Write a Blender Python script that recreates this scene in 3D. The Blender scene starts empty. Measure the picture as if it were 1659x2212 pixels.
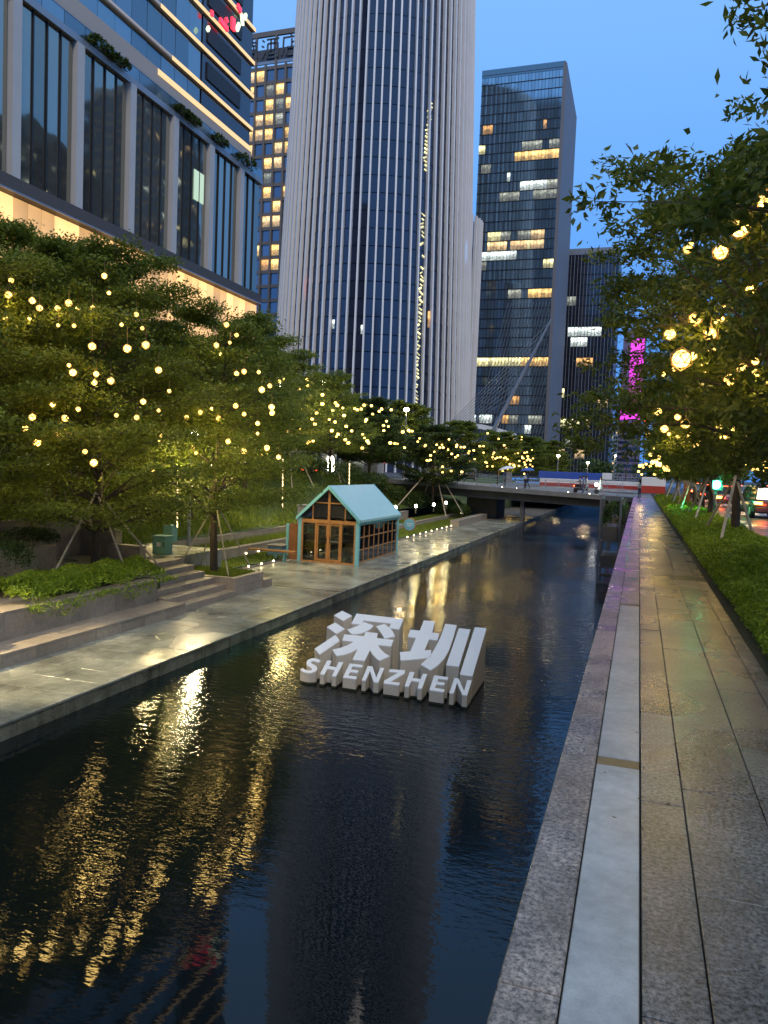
import bpy, bmesh, math, random
import numpy as np
from mathutils import Vector, Matrix

random.seed(7)
rng = np.random.default_rng(7)
scene = bpy.context.scene
COL = scene.collection

# ---------------------------------------------------------------- camera
# eye 1.9 m above the canal-side walk; world +Y runs along the canal
PW, PH, FPX = 1659.0, 2212.0, 1662.0
YAW, PITCH, ROLL = math.radians(18.22), math.radians(3.38), math.radians(2.3)
EYE = Vector((0, 0, 1.9))
_f0 = Vector((-math.sin(YAW), math.cos(YAW), 0))
_r0 = Vector((math.cos(YAW), math.sin(YAW), 0))
_u0 = Vector((0, 0, 1))
FWD = _f0 * math.cos(PITCH) - _u0 * math.sin(PITCH)
_up = _u0 * math.cos(PITCH) + _f0 * math.sin(PITCH)
RIGHT = _r0 * math.cos(ROLL) + _up * math.sin(ROLL)
UP = -_r0 * math.sin(ROLL) + _up * math.cos(ROLL)
cam_d = bpy.data.cameras.new("camera")
cam = bpy.data.objects.new("camera", cam_d)
COL.objects.link(cam)
cam_d.sensor_fit = 'HORIZONTAL'
cam_d.sensor_width = 36.0
cam_d.lens = 36.0 * FPX / PW
cam_d.clip_start = 0.05
cam_d.clip_end = 6000
cam.matrix_world = Matrix(((RIGHT.x, UP.x, -FWD.x, EYE.x), (RIGHT.y, UP.y, -FWD.y, EYE.y),
                           (RIGHT.z, UP.z, -FWD.z, EYE.z), (0, 0, 0, 1)))
scene.camera = cam

# ---------------------------------------------------------------- dusk sky
world = bpy.data.worlds.new("World")
scene.world = world
world.use_nodes = True
wn, wl = world.node_tree.nodes, world.node_tree.links
wn.clear()
wo = wn.new('ShaderNodeOutputWorld')
bg = wn.new('ShaderNodeBackground')
tc = wn.new('ShaderNodeTexCoord')
sp = wn.new('ShaderNodeSeparateXYZ')
rp = wn.new('ShaderNodeValToRGB')
sky = wn.new('ShaderNodeTexSky')
sky.sky_type = 'NISHITA'
sky.sun_disc = False
sky.sun_elevation = math.radians(1.0)
sky.sun_rotation = math.radians(215)
sky.ozone_density = 6.0
wl.new(tc.outputs['Generated'], sp.inputs[0])
wl.new(sp.outputs['Z'], rp.inputs[0])
cr = rp.color_ramp
cr.elements[0].position = 0.0
cr.elements[0].color = (0.085, 0.275, 0.74, 1)
cr.elements[1].position = 1.0
cr.elements[1].color = (0.58, 0.78, 1.0, 1)
for p_, c_ in ((0.10, (0.09, 0.305, 0.81, 1)), (0.30, (0.14, 0.385, 0.92, 1)), (0.52, (0.21, 0.47, 0.96, 1)), (0.72, (0.40, 0.63, 0.97, 1))):
    e_ = cr.elements.new(p_)
    e_.color = c_
mxs = wn.new('ShaderNodeMixRGB')
mxs.blend_type = 'ADD'
mxs.inputs[0].default_value = 0.015
wl.new(rp.outputs[0], mxs.inputs[1])
wl.new(sky.outputs[0], mxs.inputs[2])
wl.new(mxs.outputs[0], bg.inputs[0])
bg.inputs[1].default_value = 1.0
wl.new(bg.outputs[0], wo.inputs[0])

# faint afterglow of the set sun, very soft
sd = bpy.data.lights.new("sun", 'SUN')
sd.energy = 1.35
sd.angle = math.radians(16)
sd.color = (1.0, 0.86, 0.68)
sun = bpy.data.objects.new("sun", sd)
COL.objects.link(sun)
sun.location = (20, -30, 60)
sun.rotation_euler = (math.radians(47), 0, math.radians(30))

scene.view_settings.view_transform = 'Standard'
scene.view_settings.look = 'None'
scene.view_settings.exposure = 0.15
scene.view_settings.gamma = 1.0
scene.cycles.max_bounces = 6
scene.cycles.diffuse_bounces = 2
scene.cycles.glossy_bounces = 3
scene.cycles.transmission_bounces = 4
scene.cycles.transparent_max_bounces = 8
scene.cycles.sample_clamp_indirect = 4.0
scene.cycles.sample_clamp_direct = 0.0
scene.cycles.use_denoising = True
scene.cycles.caustics_reflective = False
scene.cycles.caustics_refractive = False

# ---------------------------------------------------------------- picture-to-world helpers
def ray(px, py):
    return FWD + RIGHT * ((px - PW / 2) / FPX) - UP * ((py - PH / 2) / FPX)
def atz(px, py, z):
    d = ray(px, py); return EYE + d * ((z - EYE.z) / d.z)
def atx(px, py, x):
    d = ray(px, py); return EYE + d * ((x - EYE.x) / d.x)
def aty(px, py, y):
    d = ray(px, py); return EYE + d * ((y - EYE.y) / d.y)
def pix(p):
    d = Vector(p) - EYE; w = d.dot(FWD)
    return PW / 2 + FPX * d.dot(RIGHT) / w, PH / 2 - FPX * d.dot(UP) / w

# ---------------------------------------------------------------- materials
def newmat(name):
    m = bpy.data.materials.new(name)
    m.use_nodes = True
    n = m.node_tree.nodes
    return m, n, m.node_tree.links, n.get('Principled BSDF')
def plain(name, col, rough=0.6, metal=0.0, spec=0.5, var=0.0, scale=4.0, bump=0.0, coat=0.0, detail=4.0, rvar=0.0):
    m, n, l, b = newmat(name)
    b.inputs['Base Color'].default_value = (*col, 1)
    b.inputs['Roughness'].default_value = rough
    b.inputs['Metallic'].default_value = metal
    b.inputs['Specular IOR Level'].default_value = spec
    b.inputs['Coat Weight'].default_value = coat
    b.inputs['Coat Roughness'].default_value = 0.12
    if var > 0 or bump > 0 or rvar > 0:
        t = n.new('ShaderNodeTexCoord')
        nz = n.new('ShaderNodeTexNoise')
        nz.inputs['Scale'].default_value = scale
        nz.inputs['Detail'].default_value = detail
        nz.inputs['Roughness'].default_value = 0.65
        l.new(t.outputs['Object'], nz.inputs['Vector'])
        if var > 0:
            r = n.new('ShaderNodeValToRGB')
            r.color_ramp.elements[0].position = 0.3
            r.color_ramp.elements[1].position = 0.72
            r.color_ramp.elements[0].color = (*[c * (1 - var) for c in col], 1)
            r.color_ramp.elements[1].color = (*[min(1, c * (1 + var)) for c in col], 1)
            l.new(nz.outputs['Fac'], r.inputs[0])
            l.new(r.outputs[0], b.inputs['Base Color'])
        if rvar > 0:
            mr = n.new('ShaderNodeMapRange')
            mr.inputs[1].default_value = 0.3
            mr.inputs[2].default_value = 0.7
            mr.inputs[3].default_value = max(0.03, rough - rvar)
            mr.inputs[4].default_value = min(1, rough + rvar)
            nz2 = n.new('ShaderNodeTexNoise')
            nz2.inputs['Scale'].default_value = scale * 0.25
            nz2.inputs['Detail'].default_value = 5
            l.new(t.outputs['Object'], nz2.inputs['Vector'])
            l.new(nz2.outputs['Fac'], mr.inputs[0])
            l.new(mr.outputs[0], b.inputs['Roughness'])
        if bump > 0:
            bp = n.new('ShaderNodeBump')
            bp.inputs['Strength'].default_value = bump
            bp.inputs['Distance'].default_value = 0.01
            l.new(nz.outputs['Fac'], bp.inputs['Height'])
            l.new(bp.outputs[0], b.inputs['Normal'])
    return m
def emit(name, col, strength, base=(0.1, 0.1, 0.1), pattern=0.0, scale=3.0, room=False):
    m, n, l, b = newmat(name)
    b.inputs['Base Color'].default_value = (*base, 1)
    b.inputs['Emission Color'].default_value = (*col, 1)
    b.inputs['Emission Strength'].default_value = strength
    b.inputs['Roughness'].default_value = 0.3
    if pattern > 0:
        t = n.new('ShaderNodeTexCoord')
        oi = n.new('ShaderNodeObjectInfo')
        ad = n.new('ShaderNodeVectorMath'); ad.operation = 'ADD'
        sc_ = n.new('ShaderNodeMath'); sc_.operation = 'MULTIPLY'; sc_.inputs[1].default_value = 37.0
        l.new(oi.outputs['Random'], sc_.inputs[0])
        l.new(t.outputs['Object'], ad.inputs[0]); l.new(sc_.outputs[0], ad.inputs[1])
        nz = n.new('ShaderNodeTexNoise')
        nz.inputs['Scale'].default_value = scale
        nz.inputs['Detail'].default_value = 3
        mr = n.new('ShaderNodeMapRange')
        mr.inputs[1].default_value = 0.35
        mr.inputs[2].default_value = 0.65
        mr.inputs[3].default_value = strength * (1 - pattern)
        mr.inputs[4].default_value = strength * (1 + pattern)
        l.new(ad.outputs[0], nz.inputs['Vector'])
        l.new(nz.outputs['Fac'], mr.inputs[0])
        vr = n.new('ShaderNodeMapRange'); vr.inputs[3].default_value = 0.55; vr.inputs[4].default_value = 1.3
        l.new(oi.outputs['Random'], vr.inputs[0])
        m1 = n.new('ShaderNodeMath'); m1.operation = 'MULTIPLY'
        l.new(mr.outputs[0], m1.inputs[0]); l.new(vr.outputs[0], m1.inputs[1])
        last = m1.outputs[0]
        if room:
            # room light put into the emission: bright ceiling band, darker towards the floor
            sx = n.new('ShaderNodeSeparateXYZ'); l.new(t.outputs['Generated'], sx.inputs[0])
            zr = n.new('ShaderNodeValToRGB')
            zr.color_ramp.elements[0].position = 0.0; zr.color_ramp.elements[0].color = (0.25, 0.25, 0.25, 1)
            zr.color_ramp.elements[1].position = 1.0; zr.color_ramp.elements[1].color = (0.8, 0.8, 0.8, 1)
            e2 = zr.color_ramp.elements.new(0.42); e2.color = (0.42, 0.42, 0.42, 1)
            e3 = zr.color_ramp.elements.new(0.80); e3.color = (1.35, 1.35, 1.35, 1)
            l.new(sx.outputs['Z'], zr.inputs[0])
            m2 = n.new('ShaderNodeMath'); m2.operation = 'MULTIPLY'
            l.new(last, m2.inputs[0]); l.new(zr.outputs[0], m2.inputs[1]); last = m2.outputs[0]
        l.new(last, b.inputs['Emission Strength'])
    return m
def stone(name, col, wet=0.35, speck=0.5, scale=60.0, patch=0.25, big=1.3, bump=0.25, worldspace=True):
    """granite: fine crystal speckle, large mottled patches, uneven wetness"""
    m, n, l, b = newmat(name)
    t = n.new('ShaderNodeTexCoord')
    g = n.new('ShaderNodeNewGeometry')
    src = g.outputs['Position'] if worldspace else t.outputs['Object']
    n1 = n.new('ShaderNodeTexNoise'); n1.inputs['Scale'].default_value = scale; n1.inputs['Detail'].default_value = 3; n1.inputs['Roughness'].default_value = 0.8
    n2 = n.new('ShaderNodeTexNoise'); n2.inputs['Scale'].default_value = big; n2.inputs['Detail'].default_value = 7; n2.inputs['Roughness'].default_value = 0.62
    n3 = n.new('ShaderNodeTexNoise'); n3.inputs['Scale'].default_value = big * 6; n3.inputs['Detail'].default_value = 6; n3.inputs['Roughness'].default_value = 0.7
    for q in (n1, n2, n3):
        l.new(src, q.inputs['Vector'])
    def mrange(sock, a, bb, c, d):
        q = n.new('ShaderNodeMapRange')
        for i, v in ((1, a), (2, bb), (3, c), (4, d)):
            q.inputs[i].default_value = v
        l.new(sock, q.inputs[0]); return q.outputs[0]
    def mul(a, bb):
        q = n.new('ShaderNodeMath'); q.operation = 'MULTIPLY'; l.new(a, q.inputs[0]); l.new(bb, q.inputs[1]); return q.outputs[0]
    f1 = mrange(n1.outputs['Fac'], 0.36, 0.64, 1 - speck, 1 + speck)
    f2 = mrange(n2.outputs['Fac'], 0.35, 0.65, 1 - patch, 1 + patch)
    f3 = mrange(n3.outputs['Fac'], 0.35, 0.65, 0.86, 1.14)
    oi = n.new('ShaderNodeObjectInfo')
    f4 = mrange(oi.outputs['Random'], 0, 1, 0.86, 1.12)
    ff = mul(mul(mul(f1, f2), f3), f4)
    vm = n.new('ShaderNodeVectorMath'); vm.operation = 'SCALE'
    vm.inputs[0].default_value = col
    l.new(ff, vm.inputs['Scale'])
    l.new(vm.outputs[0], b.inputs['Base Color'])
    n5 = n.new('ShaderNodeTexNoise'); n5.inputs['Scale'].default_value = big * 0.6; n5.inputs['Detail'].default_value = 1.5
    l.new(src, n5.inputs['Vector'])
    rr = mrange(n5.outputs['Fac'], 0.12, 0.88, max(0.08, wet - 0.15), wet + 0.17)
    l.new(rr, b.inputs['Roughness'])
    bp = n.new('ShaderNodeBump'); bp.inputs['Strength'].default_value = bump; bp.inputs['Distance'].default_value = 0.004
    l.new(n1.outputs['Fac'], bp.inputs['Height'])
    bp2 = n.new('ShaderNodeBump'); bp2.inputs['Strength'].default_value = 0.35; bp2.inputs['Distance'].default_value = 0.006
    l.new(n3.outputs['Fac'], bp2.inputs['Height'])
    l.new(bp.outputs[0], bp2.inputs['Normal'])
    l.new(bp2.outputs[0], b.inputs['Normal'])
    return m
def foliage(name, c0, c1, transl=0.3, rough=0.5):
    m, n, l, b = newmat(name)
    g = n.new('ShaderNodeNewGeometry')
    r = n.new('ShaderNodeValToRGB')
    r.color_ramp.elements[0].color = (*c0, 1)
    r.color_ramp.elements[1].color = (*c1, 1)
    l.new(g.outputs['Random Per Island'], r.inputs[0])
    oi = n.new('ShaderNodeObjectInfo')
    mr = n.new('ShaderNodeMapRange'); mr.inputs[3].default_value = 0.85; mr.inputs[4].default_value = 1.2
    l.new(oi.outputs['Random'], mr.inputs[0])
    vm = n.new('ShaderNodeVectorMath'); vm.operation = 'SCALE'
    l.new(r.outputs[0], vm.inputs[0]); l.new(mr.outputs[0], vm.inputs['Scale'])
    l.new(vm.outputs[0], b.inputs['Base Color'])
    b.inputs['Roughness'].default_value = rough
    b.inputs['Specular IOR Level'].default_value = 0.35
    tr = n.new('ShaderNodeBsdfTranslucent')
    l.new(vm.outputs[0], tr.inputs['Color'])
    mx = n.new('ShaderNodeMixShader'); mx.inputs[0].default_value = transl
    out = n.get('Material Output')
    l.new(b.outputs[0], mx.inputs[1]); l.new(tr.outputs[0], mx.inputs[2])
    l.new(mx.outputs[0], out.inputs['Surface'])
    return m
def glassy(name, col, rough=0.06, metal=0.0, spec=0.8, var=0.25, warp=0.0):
    """opaque dark facade glass that mirrors its surroundings, each pane a little different"""
    m, n, l, b = newmat(name)
    oi = n.new('ShaderNodeObjectInfo')
    g = n.new('ShaderNodeNewGeometry')
    ad = n.new('ShaderNodeMath'); ad.operation = 'ADD'
    l.new(oi.outputs['Random'], ad.inputs[0]); l.new(g.outputs['Random Per Island'], ad.inputs[1])
    fr = n.new('ShaderNodeMath'); fr.operation = 'FRACT'; l.new(ad.outputs[0], fr.inputs[0])
    mr = n.new('ShaderNodeMapRange'); mr.inputs[3].default_value = 1 - var; mr.inputs[4].default_value = 1 + var
    l.new(fr.outputs[0], mr.inputs[0])
    vm = n.new('ShaderNodeVectorMath'); vm.operation = 'SCALE'; vm.inputs[0].default_value = col
    l.new(mr.outputs[0], vm.inputs['Scale'])
    l.new(vm.outputs[0], b.inputs['Base Color'])
    b.inputs['Roughness'].default_value = rough
    b.inputs['Metallic'].default_value = metal
    b.inputs['Specular IOR Level'].default_value = spec
    b.inputs['IOR'].default_value = 1.6
    if warp > 0:
        t = n.new('ShaderNodeNewGeometry')
        nz = n.new('ShaderNodeTexNoise'); nz.inputs['Scale'].default_value = 0.35; nz.inputs['Detail'].default_value = 1
        l.new(t.outputs['Position'], nz.inputs['Vector'])
        bp = n.new('ShaderNodeBump'); bp.inputs['Strength'].default_value = warp; bp.inputs['Distance'].default_value = 0.1
        l.new(nz.outputs['Fac'], bp.inputs['Height']); l.new(bp.outputs[0], b.inputs['Normal'])
    return m

M = {}
M['walk'] = stone('walk_granite', (0.130, 0.124, 0.118), wet=0.27, speck=0.7, scale=42, patch=0.30, bump=0.4)
M['coping'] = stone('coping_granite', (0.24, 0.195, 0.165), wet=0.30, speck=0.7, scale=38, patch=0.32, big=2.4)
M['strip'] = stone('smooth_strip', (0.34, 0.35, 0.35), wet=0.38, speck=0.07, scale=110, patch=0.16, big=1.6, bump=0.04)
M['band'] = stone('brown_band', (0.17, 0.115, 0.045), wet=0.5, speck=0.08, scale=90, patch=0.12, bump=0.08)
M['joint'] = plain('joint_dark', (0.06, 0.053, 0.046), 0.8)
M['prom'] = stone('promenade_tile', (0.25, 0.245, 0.195), wet=0.24, speck=0.16, scale=40, patch=0.48, big=0.8, bump=0.1)
M['clad'] = stone('wet_cladding', (0.16, 0.155, 0.11), wet=0.32, speck=0.2, scale=30, patch=0.5, big=2.0, bump=0.2)
M['terr'] = stone('terrace_stone', (0.30, 0.245, 0.19), wet=0.55, speck=0.16, scale=45, patch=0.14, bump=0.12)
M['conc'] = plain('concrete', (0.16, 0.16, 0.165), 0.75, var=0.2, scale=1.2, bump=0.2)
M['concdark'] = plain('dark_concrete', (0.07, 0.072, 0.078), 0.7, var=0.25, scale=1.0)
M['asphalt'] = plain('asphalt', (0.05, 0.05, 0.05), 0.35, var=0.2, scale=3, rvar=0.15)
M['road_r'] = plain('wet_road', (0.07, 0.066, 0.06), 0.38, var=0.2, scale=3, rvar=0.15)
M['line'] = plain('road_paint', (0.65, 0.65, 0.62), 0.5)
M['farground'] = plain('far_ground', (0.045, 0.045, 0.045), 0.95)
M['soil'] = plain('soil', (0.035, 0.04, 0.018), 0.95, var=0.3, scale=3)
M['lawn'] = plain('lawn', (0.055, 0.085, 0.02), 0.9, var=0.35, scale=5)
M['grass'] = foliage('grass_blades', (0.09, 0.14, 0.010), (0.25, 0.29, 0.03), 0.35)
M['leafL'] = foliage('leaf_layered', (0.085, 0.125, 0.014), (0.22, 0.26, 0.035), 0.42)
M['leafR'] = foliage('leaf_broad', (0.07, 0.105, 0.014), (0.19, 0.23, 0.032), 0.42)
M['leafH'] = foliage('leaf_hedge', (0.10, 0.18, 0.010), (0.33, 0.42, 0.03), 0.35)
M['leafD'] = foliage('leaf_dark', (0.03, 0.055, 0.010), (0.08, 0.12, 0.022), 0.3)
M['bark'] = plain('bark', (0.075, 0.055, 0.038), 0.9, var=0.4, scale=9, bump=0.6)
M['stake'] = plain('stake_wood', (0.42, 0.36, 0.27), 0.7, var=0.2, scale=8)
M['white'] = plain('white_paint', (0.74, 0.75, 0.76), 0.4, var=0.03, scale=1.5)
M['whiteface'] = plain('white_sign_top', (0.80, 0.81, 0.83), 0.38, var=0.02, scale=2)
M['signside_shaded'] = plain('sign_side_shaded', (0.58, 0.53, 0.45), 0.5, var=0.06, scale=3)  # same white letters, the warm shade of their sides put into the colour
M['algae'] = plain('algae', (0.025, 0.03, 0.012), 0.7, var=0.4, scale=8)
M['teal'] = plain('teal_paint', (0.20, 0.50, 0.55), 0.45, var=0.04, scale=3)
M['tealroof'] = plain('teal_roof', (0.42, 0.62, 0.61), 0.42, var=0.04, scale=2)
M['wood'] = plain('warm_wood', (0.42, 0.19, 0.06), 0.45, var=0.2, scale=6)
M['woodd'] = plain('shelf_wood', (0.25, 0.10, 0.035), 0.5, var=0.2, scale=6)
M['cab'] = plain('green_cabinet', (0.13, 0.30, 0.26), 0.5, var=0.06, scale=4)
M['metal'] = plain('grey_metal', (0.30, 0.31, 0.33), 0.4, metal=0.6)
M['dmetal'] = plain('dark_metal', (0.04, 0.04, 0.045), 0.45, metal=0.5)
M['black'] = plain('black', (0.012, 0.012, 0.013), 0.5)
M['rubber'] = plain('rubber', (0.02, 0.02, 0.02), 0.85)
M['fin'] = plain('tower_fin', (0.80, 0.75, 0.70), 0.45, var=0.05, scale=0.2)
M['bronze'] = plain('bronze_frame', (0.16, 0.125, 0.095), 0.5)
M['beige'] = plain('beige_band', (0.42, 0.35, 0.29), 0.6)
M['column'] = plain('facade_column', (0.46, 0.44, 0.42), 0.5, var=0.05, scale=0.4)
M['fascia'] = plain('dark_fascia', (0.07, 0.06, 0.055), 0.6)
M['grey_wall'] = plain('grey_wall', (0.16, 0.155, 0.165), 0.6, var=0.06, scale=0.15)
M['red'] = plain('red_plastic', (0.42, 0.045, 0.025), 0.4)
M['blue'] = plain('blue_panel', (0.035, 0.09, 0.42), 0.45)
M['skin'] = plain('skin', (0.55, 0.34, 0.25), 0.5)
M['hair'] = plain('hair', (0.02, 0.015, 0.012), 0.5)
M['g_pod'] = glassy('podium_glass', (0.34, 0.33, 0.27), 0.04, metal=0.85, warp=0.25)
M['g_blue'] = glassy('blue_glass', (0.20, 0.27, 0.30), 0.07, metal=0.75, warp=0.2)
M['g_dark'] = glassy('dark_glass', (0.025, 0.03, 0.045), 0.10, metal=0.25)
M['g_round'] = glassy('round_glass', (0.030, 0.040, 0.070), 0.06, metal=0.3, var=0.12)
M['g_tower'] = glassy('tower_glass', (0.36, 0.46, 0.50), 0.05, metal=0.85, var=0.18)
M['g_win'] = glassy('hotel_glass', (0.16, 0.22, 0.30), 0.12, metal=0.6)
M['carglass'] = glassy('car_glass', (0.02, 0.022, 0.025), 0.05)
M['l_warm'] = emit('lit_warm', (1.0, 0.66, 0.30), 1.25, pattern=0.45, scale=1.1, room=True)
M['l_gold'] = emit('lit_gold', (1.0, 0.60, 0.18), 1.7, pattern=0.5, scale=1.4, room=True)
M['l_white'] = emit('lit_white', (0.85, 0.97, 0.92), 1.5, pattern=0.6, scale=2.2, room=True)
M['l_yel'] = emit('lit_yellow', (1.0, 0.90, 0.42), 1.5, pattern=0.5, scale=1.2, room=True)
M['l_dim'] = emit('lit_dim', (0.75, 0.78, 0.62), 0.42, pattern=0.6, scale=1.5, room=True)
M['l_orange'] = emit('lit_orange', (1.0, 0.50, 0.14), 1.0, pattern=0.5, scale=1.2, room=True)
M['podlit'] = emit('podium_lit_glass', (1.0, 0.56, 0.21), 1.15, pattern=0.3, scale=0.16)
M['strip_lit'] = emit('lit_strip', (1.0, 0.66, 0.28), 1.0)
M['strip_dim'] = emit('dim_strip', (1.0, 0.78, 0.55), 0.10, base=(0.5, 0.42, 0.36))
M['ball'] = emit('ball_glow', (1.0, 0.60, 0.13), 5.5, pattern=0.85, scale=22)
M['ballwire'] = plain('ball_wire', (0.35, 0.22, 0.08), 0.5)
M['dot'] = emit('ground_light', (1.0, 0.80, 0.45), 14.0)
M['lampw'] = emit('lamp_white', (1.0, 0.93, 0.75), 40.0)
M['poleglow'] = emit('pole_glow', (1.0, 0.72, 0.32), 4.0)
M['tl_red'] = emit('signal_red', (1.0, 0.07, 0.02), 22.0)
M['tl_green'] = emit('signal_green', (0.05, 1.0, 0.45), 90.0)
M['tail'] = emit('tail_light', (1.0, 0.08, 0.015), 16.0)
M['tailhot'] = emit('tail_light_hot', (1.0, 0.36, 0.03), 26.0)
M['headl'] = emit('head_light', (1.0, 0.97, 0.88), 30.0)
M['magenta'] = emit('magenta_led', (1.0, 0.03, 0.85), 1.7, pattern=0.4, scale=0.1)
M['purple'] = plain('purple_grey', (0.16, 0.12, 0.20), 0.6)
M['bluesign'] = emit('blue_sign', (0.15, 0.4, 1.0), 2.0)
M['redsign'] = emit('red_sign', (1.0, 0.02, 0.06), 1.5)
M['whitesign'] = emit('pale_sign', (0.85, 1.0, 0.65), 1.3)
M['podwin'] = emit('pale_window', (0.62, 0.85, 0.62), 0.75)
M['winroom'] = plain('room_dark', (0.05, 0.05, 0.05), 0.8)

# clear thin pane glass for the kiosk
mg, n_, l_, b_ = newmat('pane_glass')
M['pane'] = mg
gl = n_.new('ShaderNodeBsdfGlossy'); gl.inputs['Roughness'].default_value = 0.04
tr_ = n_.new('ShaderNodeBsdfTransparent'); tr_.inputs[0].default_value = (0.80, 0.86, 0.82, 1)
fz = n_.new('ShaderNodeFresnel'); fz.inputs[0].default_value = 1.5
ma = n_.new('ShaderNodeMath'); ma.operation = 'MULTIPLY_ADD'; ma.inputs[1].default_value = 1.2; ma.inputs[2].default_value = 0.04
mx_ = n_.new('ShaderNodeMixShader')
l_.new(fz.outputs[0], ma.inputs[0]); l_.new(ma.outputs[0], mx_.inputs[0])
l_.new(tr_.outputs[0], mx_.inputs[1]); l_.new(gl.outputs[0], mx_.inputs[2])
l_.new(mx_.outputs[0], n_.get('Material Output').inputs['Surface'])

# canal water: dark, mirror-like, wind ripples that come in gusts
mw, n_, l_, b_ = newmat('canal_water')
M['water'] = mw
b_.inputs['Base Color'].default_value = (0.004, 0.007, 0.008, 1)
b_.inputs['Roughness'].default_value = 0.03
b_.inputs['IOR'].default_value = 1.34
b_.inputs['Specular IOR Level'].default_value = 0.5
g_ = n_.new('ShaderNodeNewGeometry')
def wnoise(sx, sy, rot, det):
    mp = n_.new('ShaderNodeMapping'); mp.inputs['Scale'].default_value = (sx, sy, 1); mp.inputs['Rotation'].default_value = (0, 0, rot)
    nz = n_.new('ShaderNodeTexNoise'); nz.inputs['Scale'].default_value = 1.0; nz.inputs['Detail'].default_value = det; nz.inputs['Roughness'].default_value = 0.55
    l_.new(g_.outputs['Position'], mp.inputs[0]); l_.new(mp.outputs[0], nz.inputs['Vector']); return nz.outputs['Fac']
a1 = wnoise(2.6, 7.0, 0.35, 2.0)
a2 = wnoise(9.0, 22.0, -0.3, 2.0)
a3 = wnoise(0.22, 0.16, 0.0, 2.0)
sxyz = n_.new('ShaderNodeSeparateXYZ'); l_.new(g_.outputs['Position'], sxyz.inputs[0])
gm = n_.new('ShaderNodeMapRange'); gm.inputs[1].default_value = 6.0; gm.inputs[2].default_value = 15.0; gm.inputs[3].default_value = 0.05; gm.inputs[4].default_value = 0.85
l_.new(sxyz.outputs['Y'], gm.inputs[0])
ga = n_.new('ShaderNodeMapRange'); ga.inputs[1].default_value = 0.35; ga.inputs[2].default_value = 0.65; ga.inputs[3].default_value = 0.2; ga.inputs[4].default_value = 1.25
l_.new(a3, ga.inputs[0])
gx = n_.new('ShaderNodeMath'); gx.operation = 'MULTIPLY'; l_.new(gm.outputs[0], gx.inputs[0]); l_.new(ga.outputs[0], gx.inputs[1])
bpa = n_.new('ShaderNodeBump'); bpa.inputs['Distance'].default_value = 0.030
bpb = n_.new('ShaderNodeBump'); bpb.inputs['Distance'].default_value = 0.011
l_.new(a1, bpa.inputs['Height']); l_.new(gx.outputs[0], bpa.inputs['Strength'])
l_.new(a2, bpb.inputs['Height']); l_.new(gx.outputs[0], bpb.inputs['Strength'])
l_.new(bpa.outputs[0], bpb.inputs['Normal']); l_.new(bpb.outputs[0], b_.inputs['Normal'])

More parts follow.
